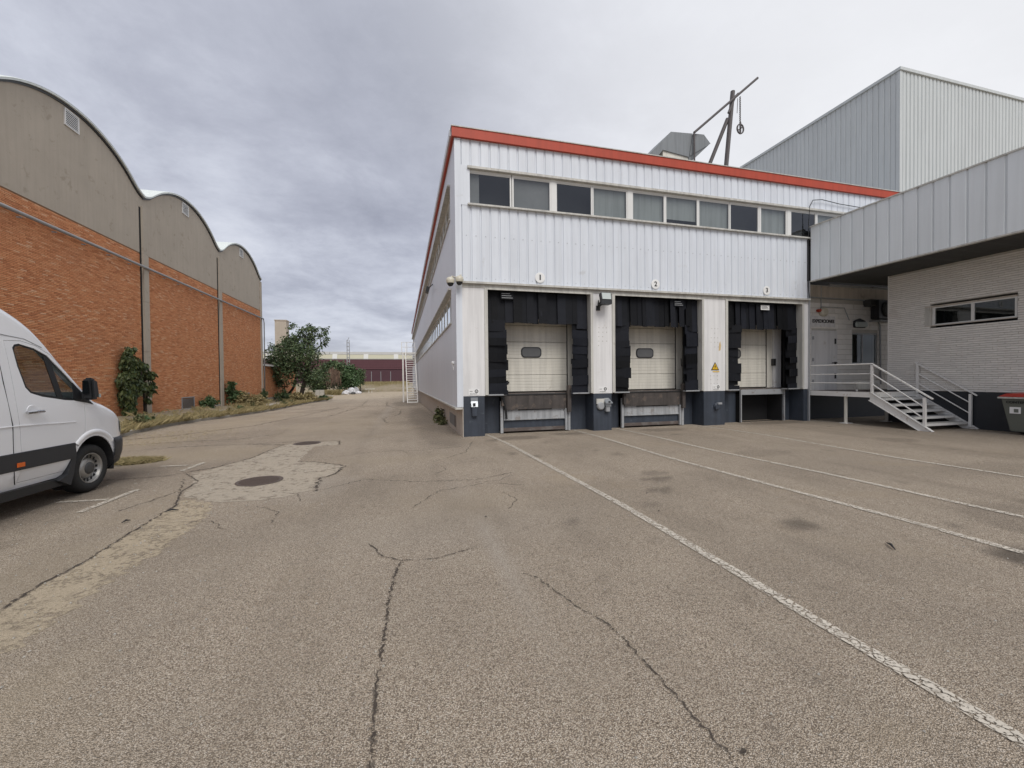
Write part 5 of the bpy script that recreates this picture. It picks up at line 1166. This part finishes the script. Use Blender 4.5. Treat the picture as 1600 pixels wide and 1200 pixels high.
g = MB(); g.box(.44,1.28,38.55,38.58,zf+.9,zf+.96); g.box(.84,.88,38.55,38.58,zf+.5,zf+1.5); g.box(.44,1.28,38.55,38.58,zf+1.45,zf+1.5); g.build('gate', m_steelw, fs_)

# cable on the facade near the annex
g = MB(); g.tube([(13.86,11.24,4.3),(13.83,11.26,4.7),(13.84,11.26,6.9),(13.86,11.24,7.5),(13.98,11.22,7.72),(14.4,11.22,7.78),(15.2,11.24,7.72),(17.8,11.24,7.64)], .014, 6); tag(g.build('cable', m_black), 'thin dark cable looping over the facade above the canopy corner', 'cable')

# ------------------------------------------------------------------ van
def van():
    az = R(2.5); v = thing('delivery_van', 'white high roof panel van parked at the left edge facing the road', 'van', (-4.393, 7.343, 0), rz=-az, local=True)
    HW = .0   # side plane passes the tyre's outer face at local x = 0; the body centre is at x = -0.93
    CX = -.94
    top = [(-5.15,2.45),(-5.1,2.66),(-4.9,2.76),(-2.3,2.79),(-1.9,2.78),(-1.5,2.71),(-1.2,2.62),(-.95,2.49),(-.8,2.39),(-.66,2.25),(-.45,1.97),(-.2,1.68),(.0,1.47),(.1,1.39),(.3,1.32),(.5,1.23),(.7,1.10),(.83,.98),(.92,.84),(.985,.70),(1.0,.6)]
    def T(s): 
        for (a, za), (b, zb_) in zip(top, top[1:]):
            if a <= s <= b: return za+(zb_-za)*(s-a)/(b-a)
        return top[-1][1]
    def Wd(s):
        if s < .1: return .965
        t = (s-.1)/.9; return .965-.37*t**3.3
    st = [-5.15,-5.1,-5.0]+list(np.arange(-4.6, -1.9, .3))+list(np.arange(-1.9, 1.0, .075))+[1.0]
    def section(s, off=0.):
        tz = T(s)-off; W_ = Wd(s)-off; zb_ = .33+off; P = []
        hood = max(0, min(1, (s+.1)/.3)); rx = .24+.14*hood; rz = min(.20-.03*hood, (tz-zb_)*.35)
        zs = [zb_, zb_+.06, .55, .75, .95, 1.1, 1.3, 1.5, 1.7, 1.9, 2.1, 2.3, 2.5]
        def xw(z): 
            x = W_-(.03 if z < .5 else 0)
            if z > 1.05: x -= .105*((z-1.05)/1.1)**1.5
            return x
        sides = []; m_ = 13
        for i in range(m_):
            z = zb_+(tz-rz-zb_)*i/(m_-1); sides.append((xw(z)-(.05 if i == 0 else 0), z))
        xe = sides[-1][0]
        for i in range(1, 8):
            a = PI/2*i/7; sides.append((xe-rx+rx*math.cos(a), tz-rz+rz*math.sin(a)))
        cr = .015
        sides += [((xe-rx)*.5, tz+cr*.7), (0, tz+cr)]
        return sides
    def loft(off, s0, s1, zmin=None):
        bm = bmesh.new(); rows = []
        ss = [s for s in st if s0 <= s <= s1]
        for s in ss:
            sec = section(s, off); full = [(x, z) for x, z in sec]+[(-x, z) for x, z in sec[-2::-1]]
            rows.append([bm.verts.new((CX+x, s, max(z, zmin) if zmin else z)) for x, z in full])
        for r0, r1 in zip(rows, rows[1:]):
            for i in range(len(r0)-1): bm.faces.new((r0[i], r0[i+1], r1[i+1], r1[i]))
            bm.faces.new((r0[-1], r0[0], r1[0], r1[-1]))
        bm.faces.new(rows[0][::-1]); bm.faces.new(rows[-1])
        bmesh.ops.recalc_face_normals(bm, faces=bm.faces)
        me = bpy.data.meshes.new('loft'); bm.to_mesh(me); bm.free(); return me
    def ob(me): o = bpy.data.objects.new('tmp', me); COL.objects.link(o); return o
    def polycut(poly, x0, x1):   # poly in (s,z), extruded along x
        bm = bmesh.new(); a = [bm.verts.new((x0, s, z)) for s, z in poly]; b = [bm.verts.new((x1, s, z)) for s, z in poly]; n = len(poly)
        bm.faces.new(a[::-1]); bm.faces.new(b)
        for i in range(n): bm.faces.new((a[i], a[(i+1)%n], b[(i+1)%n], b[i]))
        bmesh.ops.recalc_face_normals(bm, faces=bm.faces); me = bpy.data.meshes.new('cut'); bm.to_mesh(me); bm.free(); return ob(me)
    tmp = []
    def boolean(o, cuts, op='DIFFERENCE'):
        for c in cuts:
            m = o.modifiers.new('b', 'BOOLEAN'); m.object = c; m.operation = op; m.solver = 'EXACT'; tmp.append(c)
        bpy.context.view_layer.update(); dg = bpy.context.evaluated_depsgraph_get()
        me = bpy.data.meshes.new_from_object(o.evaluated_get(dg)); o.modifiers.clear(); return me
    circ = lambda cs, cz, r, n=28: [(cs+r*math.cos(2*PI*i/n), cz+r*math.sin(2*PI*i/n)) for i in range(n)]
    def offp(poly, d):
        c = (sum(p[0] for p in poly)/len(poly), sum(p[1] for p in poly)/len(poly)); out_ = []
        n = len(poly)
        for i in range(n):
            a, p, b = Vector(poly[i-1]), Vector(poly[i]), Vector(poly[(i+1)%n]); e1 = (p-a).normalized(); e2 = (b-p).normalized()
            n_ = Vector((e1.y,-e1.x))+Vector((e2.y,-e2.x)); n_ = n_.normalized(); out_.append(tuple(p+n_*d))
        return out_
    WIN = [(-1.07,2.02),(-1.04,2.06),(-.98,2.075),(-.78,2.03),(-.62,1.95),(-.36,1.68),(-.13,1.42),(-.10,1.33),(-.45,1.36),(-.78,1.42),(-.93,1.47),(-.99,1.54),(-1.05,1.8)]
    DOOR = [(-1.16,2.10),(-.95,2.115),(-.76,2.07),(-.58,1.97),(-.33,1.72),(-.09,1.45),(-.13,1.25),(-.145,.90),(-.30,.76),(-.36,.60),(-.44,.40),(-1.10,.40),(-1.11,1.0),(-1.135,1.4)]
    ARCH = [( .40*math.cos(a)+.02, .36+.455*math.sin(a)) for a in np.linspace(0, PI, 17)]; ARCH = [(.42,.2)]+ARCH+[(-.38,.2)]
    body = ob(loft(0, -6, 2)); cav = ob(loft(.05, -2.2, .1, 1.0))
    archs = [polycut(ARCH, -.36, .2), polycut(ARCH, -2.1, -1.52), polycut(circ(-3.665,.36,.43), -.36, .2), polycut(circ(-3.665,.36,.43), -2.1, -1.52)]
    wins = polycut(WIN, -2.3, .3)
    ws = bmesh.new(); q = [(CX-.80,1.46),(CX+.80,1.46),(CX+.66,2.14),(CX-.66,2.14)]
    a_ = [ws.verts.new((x, -.95+(.0 if z < 2 else -.0), z)) for x, z in q]; b_ = [ws.verts.new((x, .6, z)) for x, z in q]
    ws.faces.new(a_); ws.faces.new(b_[::-1]); [ws.faces.new((a_[i], b_[i], b_[(i+1)%4], a_[(i+1)%4])) for i in range(4)]; bmesh.ops.recalc_face_normals(ws, faces=ws.faces)
    wm = bpy.data.meshes.new('cut'); ws.to_mesh(wm); ws.free(); wso = ob(wm)
    shell = ob(boolean(body, [cav]+archs+[wins, wso]))
    db = polycut(DOOR, -.20, .2); dbl = polycut(DOOR, -2.3, -1.68)
    bodym = boolean(shell, [db, dbl])
    dsh = polycut(offp(DOOR, .006), -.20, .2); 
    # orientation of offset: shrink
    if abs(max(p[0] for p in offp(DOOR,.006))) > abs(max(p[0] for p in DOOR)): pass
    doorm = boolean(shell, [dsh], 'INTERSECT'); dsl = polycut(offp(DOOR, .006), -2.3, -1.68); doorml = boolean(shell, [dsl], 'INTERSECT')
    def put(name, me, mat):
        me.materials.clear(); me.materials.append(mat)
        for p in me.polygons: p.use_smooth = True
        me.set_sharp_from_angle(angle=R(32)); o = link(name, me, (0,0,0), v); return o
    put('body', bodym, m_van); d1 = put('door', doorm, m_van); d2 = put('door', doorml, m_van)
    for o in set([body, cav, shell, wso, wins, db, dbl, dsh, dsl]+archs): bpy.data.objects.remove(o)
    def part(mb, name, mat, parent=v, **k): return mb.build(name, mat, parent, **k)
    xs_ = lambda z: CX+.965-(.105*((z-1.05)/1.1)**1.5 if z > 1.05 else 0)
    # side glass, divider bars, dark rubber surround
    for sgn, dd in ((1, d1), (-1, d2)):
        mx = lambda x: x if sgn > 0 else 2*CX-x
        g = MB(); P = [(mx(xs_(z)-.018), s, z) for s, z in WIN]; g.add(P, [tuple(range(len(P)))]); part(g, 'window_glass', m_vglass, dd)
        g = MB(); n = len(WIN); W2 = offp(WIN, .03)
        c = Vector((-.6, 1.7)); W2 = [tuple(Vector(p)+(c-Vector(p)).normalized()*.035) for p in WIN]
        for i in range(n):
            a, b, c_, d_ = WIN[i], WIN[(i+1)%n], W2[(i+1)%n], W2[i]; g.add([(mx(xs_(p[1])-.012), p[0], p[1]) for p in (a, b, c_, d_)], [(0,1,2,3)])
        part(g, 'window_seal', m_black, dd)
        g = MB()
        for a, b, w in (((-.62,1.93),(-.50,1.38),.085), ((-.25,1.56),(-.27,1.36),.04)): g.bar((mx(xs_(a[1])-.014),a[0],a[1]), (mx(xs_(b[1])-.014),b[0],b[1]), .012, w) if False else g.hexa([(mx(xs_(a[1])-.02),a[0]-w/2,a[1]),(mx(xs_(a[1])-.01),a[0]-w/2,a[1]),(mx(xs_(a[1])-.01),a[0]+w/2,a[1]),(mx(xs_(a[1])-.02),a[0]+w/2,a[1])], [(mx(xs_(b[1])-.02),b[0]-w/2,b[1]),(mx(xs_(b[1])-.01),b[0]-w/2,b[1]),(mx(xs_(b[1])-.01),b[0]+w/2,b[1]),(mx(xs_(b[1])-.02),b[0]+w/2,b[1])])
        tri = [(-.30,1.60),(-.11,1.40),(.03,1.27),(-.10,1.305),(-.30,1.345)]; g.add([(mx(xs_(z)+.004), s, z) for s, z in tri], [(0,1,2,3,4)]); part(g, 'window_divider', m_black, dd)
        g = MB(); x0 = mx(CX+.965)
        # black moulding strip with wheel arch cut, mud flap side skirt
        xo = mx(CX+.985); g.prism([(xo,-5.0,.585),(xo,-4.15,.585),(xo,-4.13,.77),(xo,-5.0,.77)], (-.05*sgn,0,0)); g.prism([(xo,-3.18,.57),(xo,-.345,.555),(xo,-.33,.765),(xo,-3.2,.775)], (-.05*sgn,0,0)); part(g, 'side_moulding', m_vanblk, v, bevel=.008)
        g = MB(); xo = mx(CX+.972); g.prism([(xo,-.33,.765),(xo,-.46,.36),(xo,-.60,.30),(xo,-.42,.20),(xo,-.36,.36),(xo,-.31,.6)], (-.12*sgn,0,0)); part(g, 'mud_guard', m_vanblk)
        g = MB(); xo = mx(CX+.93); g.prism([(xo,-1.5,.33),(xo,-.5,.32),(xo,-.48,.22),(xo,-1.4,.22)], (-.05*sgn,0,0)); part(g, 'side_skirt', m_black)
        # wheel arch lip
        g = MB(); vs = []; A = np.linspace(.72, PI-.80, 18)
        for a in A:
            for (r_, xx) in ((.46,.935),(.50,.985),(.545,.975),(.56,.95)): vs.append((mx(CX+xx-(.04 if a < .5 else 0)), .02+(r_-.055)*math.cos(a), .36+r_*math.sin(a)))
        g.add(vs, [(4*i+j, 4*i+j+1, 4*i+5+j, 4*i+4+j) for i in range(17) for j in range(3)]); part(g, 'wheel_arch_lip', m_van, v, smooth=True)
        for s_ in (.02, -3.665):
            wx_ = mx(-.0); g = MB(); ax = (sgn,0,0); cxx = mx(-.235)
            g.lathe((cxx,s_,.345), ax, [(.20,0),(.31,.0),(.340,.03),(.345,.08),(.345,.15),(.335,.195),(.30,.222),(.225,.215),(.215,.19)], 36); w_ = thing('wheel', None, None, (wx_, s_, .345), parent=v) if False else part(g, 'wheel', m_tyre, v, smooth=True)
            g = MB(); g.lathe((cxx,s_,.345), ax, [(.222,.20),(.212,.215),(.200,.19),(.185,.12),(.15,.13),(.135,.165),(.09,.185),(.0,.185)], 36); rim = part(g, 'rim', m_rim, w_, smooth=True)
            g = MB()
            for i in range(16):
                a = 2*PI*i/16; c_, d_ = math.cos(a), math.sin(a); p = Vector((cxx+sgn*.163, s_+.172*c_, .345+.172*d_)); u = Vector((0,c_,d_))*.024; w2 = Vector((0,-d_,c_))*.015
                g.add([p-u-w2, p+u-w2*1.3, p+u+w2*1.3, p-u+w2], [(0,1,2,3)])
            part(g, 'rim_slots', m_hole, w_)
            g = MB(); g.lathe((cxx+sgn*.184,s_,.345), ax, [(.088,0),(.08,.014),(.04,.02),(0,.02)], 20); part(g, 'hub_cap', m_hub, w_, smooth=True)
            MB_ = MB(); MB_.lathe((mx(-.36),s_,.345), (-sgn,0,0), [(0,0),(.3,0),(.3,.02),(0,.02)], 16); part(MB_, 'brake_disc', m_hub, w_)
        # mirror
        g = MB(); y_, z_ = -.13, 1.50; X0 = mx(.18)
        g.hexa([(mx(.04),y_-.09,1.34),(mx(.20),y_-.11,1.345),(mx(.18),y_+.05,1.36),(mx(.06),y_+.06,1.36)], [(mx(.05),y_-.10,1.67),(mx(.19),y_-.12,1.67),(mx(.17),y_+.02,1.63),(mx(.07),y_+.03,1.63)]); mi = part(g, 'wing_mirror', m_black, v, bevel=.03)
        g = MB(); g.bar((mx(-.08),-.14,1.40),(mx(.08),-.13,1.42),.07,.10); part(g, 'mirror_arm', m_black, mi)
        g = MB(); g.hexa([(mx(.10),y_+.05,1.38),(mx(.195),y_+.0,1.38),(mx(.195),y_+.03,1.38),(mx(.10),y_+.08,1.38)], [(mx(.10),y_+.05,1.43),(mx(.195),y_+.0,1.43),(mx(.195),y_+.03,1.43),(mx(.10),y_+.08,1.43)]); part(g, 'indicator', m_lens, mi)
        g = MB(); g.quad((mx(.07),y_-.118,1.44),(mx(.15),y_-.126,1.44),(mx(.145),y_-.130,1.62),(mx(.075),y_-.122,1.62)); part(g, 'mirror_glass', m_mirror, mi)
        g = MB(); g.tube([(mx(xs_(1.25)+.035),-1.05,1.235),(mx(xs_(1.25)+.05),-.95,1.24),(mx(xs_(1.25)+.035),-.83,1.235)], .020, 8); hd = part(g, 'door_handle', m_chrome, dd)
        g = MB(); g.lathe((mx(xs_(1.26)-.004),-.94,1.25), (sgn,0,0), [(.075,.0),(.07,.006),(0,.004)], 18); part(g, 'handle_recess', m_van, dd)
        g = MB(); xo = mx(CX+.987); g.box(min(xo,xo+.01*sgn), max(xo,xo+.01*sgn), -1.19, -1.10, .60, .65); part(g, 'side_marker', m_orange)
        g = MB(); g.tube([(mx(xs_(1.08)+.000),-4.9,1.10),(mx(xs_(1.08)+.002),-1.14,1.085),(mx(xs_(1.04)+.0),-.3,1.05)], .008, 5); part(g, 'body_crease', m_van)
        # headlight
        g = MB(); hp = [(.60,.965),(.66,1.07),(.72,1.02),(.80,.90),(.86,.78),(.74,.76),(.64,.82)]
        g.add([(mx(CX+Wd(s)+.012-(.02 if z > .98 else 0)), s, z) for s, z in hp], [tuple(range(len(hp)))]); part(g, 'headlight', m_lens)
        # sliding door seam, gutter
        g = MB(); g.tube([(mx(xs_(2.15)+.0),-1.27,2.15),(mx(xs_(1.6)+.001),-1.25,1.6),(mx(xs_(1.1)+.001),-1.2,1.1),(mx(xs_(1.0)+.001),-1.2,.4)], .005, 4); part(g, 'panel_seam', m_hole)
        g = MB(); g.tube([(mx(xs_(2.17)+.001),-5,2.17),(mx(xs_(2.17)+.001),-1.2,2.17),(mx(xs_(2.15)),-.9,2.14),(mx(xs_(2.05)),-.68,2.05)], .006, 4); part(g, 'roof_seam', m_steelg)
    # bumper: black, wraps the nose just outside the body
    g = MB(); vs = []; S_ = [.40,.46,.55,.64,.72,.80,.87,.93,.98,1.012]
    ring = [(Wd(s_), s_) for s_ in S_]+[(.4, 1.03), (.2, 1.04), (0, 1.045)]; full = ring+[(-x, s_) for x, s_ in ring[-2::-1]]
    for x, s_ in full:
        sg = 1 if x >= 0 else -1; k_ = min(1, abs(x)/.5)
        for zz, gr in ((.27,-.07),(.34,-.015),(.50,.022),(.66,.028),(.72,.018),(.745,-.02)):
            vs.append((CX+x+sg*gr*k_, s_+gr*(1-.6*k_)-(.05 if zz < .3 else 0), zz))
    m6 = 6; g.add(vs, [(m6*i+j, m6*i+j+1, m6*i+m6+1+j, m6*i+m6+j) for i in range(len(full)-1) for j in range(m6-1)]); part(g, 'bumper', m_vanblk, v, smooth=True)
    for sx_ in (-1, 1):
        g = MB(); vs = []
        for a in np.linspace(-.25, PI+.25, 20):
            for xx in (.30, .955): vs.append((CX+sx_*xx, .02+.394*math.cos(a), .36+.448*math.sin(a)))
        g.add(vs, [(2*i,2*i+1,2*i+3,2*i+2) for i in range(19)]); part(g, 'wheel_liner', m_hole, v, smooth=True)
    g = MB(); q = [(CX-.80,1.46),(CX+.80,1.46),(CX+.66,2.14),(CX-.66,2.14)]; f_ = lambda z: (-.0-.0)+(-.015 if z < 2 else -.665)
    g.quad((CX-.80,.00,1.455),(CX+.80,.00,1.455),(CX+.66,-.50,2.14),(CX-.66,-.50,2.14)); part(g, 'windscreen', m_vglass)
    g = MB(); g.box(CX-.5,CX+.5,.985,1.01,.78,.92); part(g, 'grille', m_black)
    g = MB(); g.box(CX-.85,CX+.85,-.55,-.15,1.02,1.38); part(g, 'dashboard', m_black, v, bevel=.05)
    for dx in (-.45, .45): g = MB(); g.box(CX+dx-.25,CX+dx+.25,-1.35,-1.2,1.0,1.75); part(g, 'seat', m_black, v, bevel=.06)
    g = MB(); g.box(CX-.88,CX+.88,-1.6,-1.56,1.0,2.4); part(g, 'bulkhead', m_curtain, v)
    g = MB(); g.box(CX-.6,CX+.6,-5.18,-5.15,1.3,2.1); part(g, 'rear_window', m_black, v)
    g = MB(); g.box(CX-.93,CX+.93,-5.28,-5.14,.35,.6); part(g, 'rear_bumper', m_vanblk, v, bevel=.03)
    return v
van()

# ------------------------------------------------------------------ small litter
for x, y, a, l, lab in ((4.33,2.73,.9,.09,'thin black strip lying on the asphalt between the parking lines'),(-2.75,5.9,.4,.07,'small dark rag left of the trench strip'),(-3.05,5.6,1.2,.05,'small dark twig near the T marking')):
    g = MB(); g.tube([(x-l*math.cos(a),y-l*math.sin(a),.015),(x,y,.03),(x+l*math.cos(a),y+l*math.sin(a),.012)], [.004,.012,.003], 5); tag(g.build('litter', m_ink), lab, 'litter')
for x, y, lab in ((1.37,1.40,'dry brown leaf by the long crack nearest the camera'),(.9,4.6,'tiny dark leaf in the middle of the yard'),(2.9,4.2,'dark crumb right of the first long line'),(3.2,4.9,'fallen leaf beside the small round stain')):
    g = MB(); g.add([(x-.018,y,.009),(x,y-.012,.016),(x+.022,y+.004,.010),(x+.003,y+.014,.018)], [(0,1,2,3)]); tag(g.build('fallen_leaf', m_bark), lab, 'leaf')
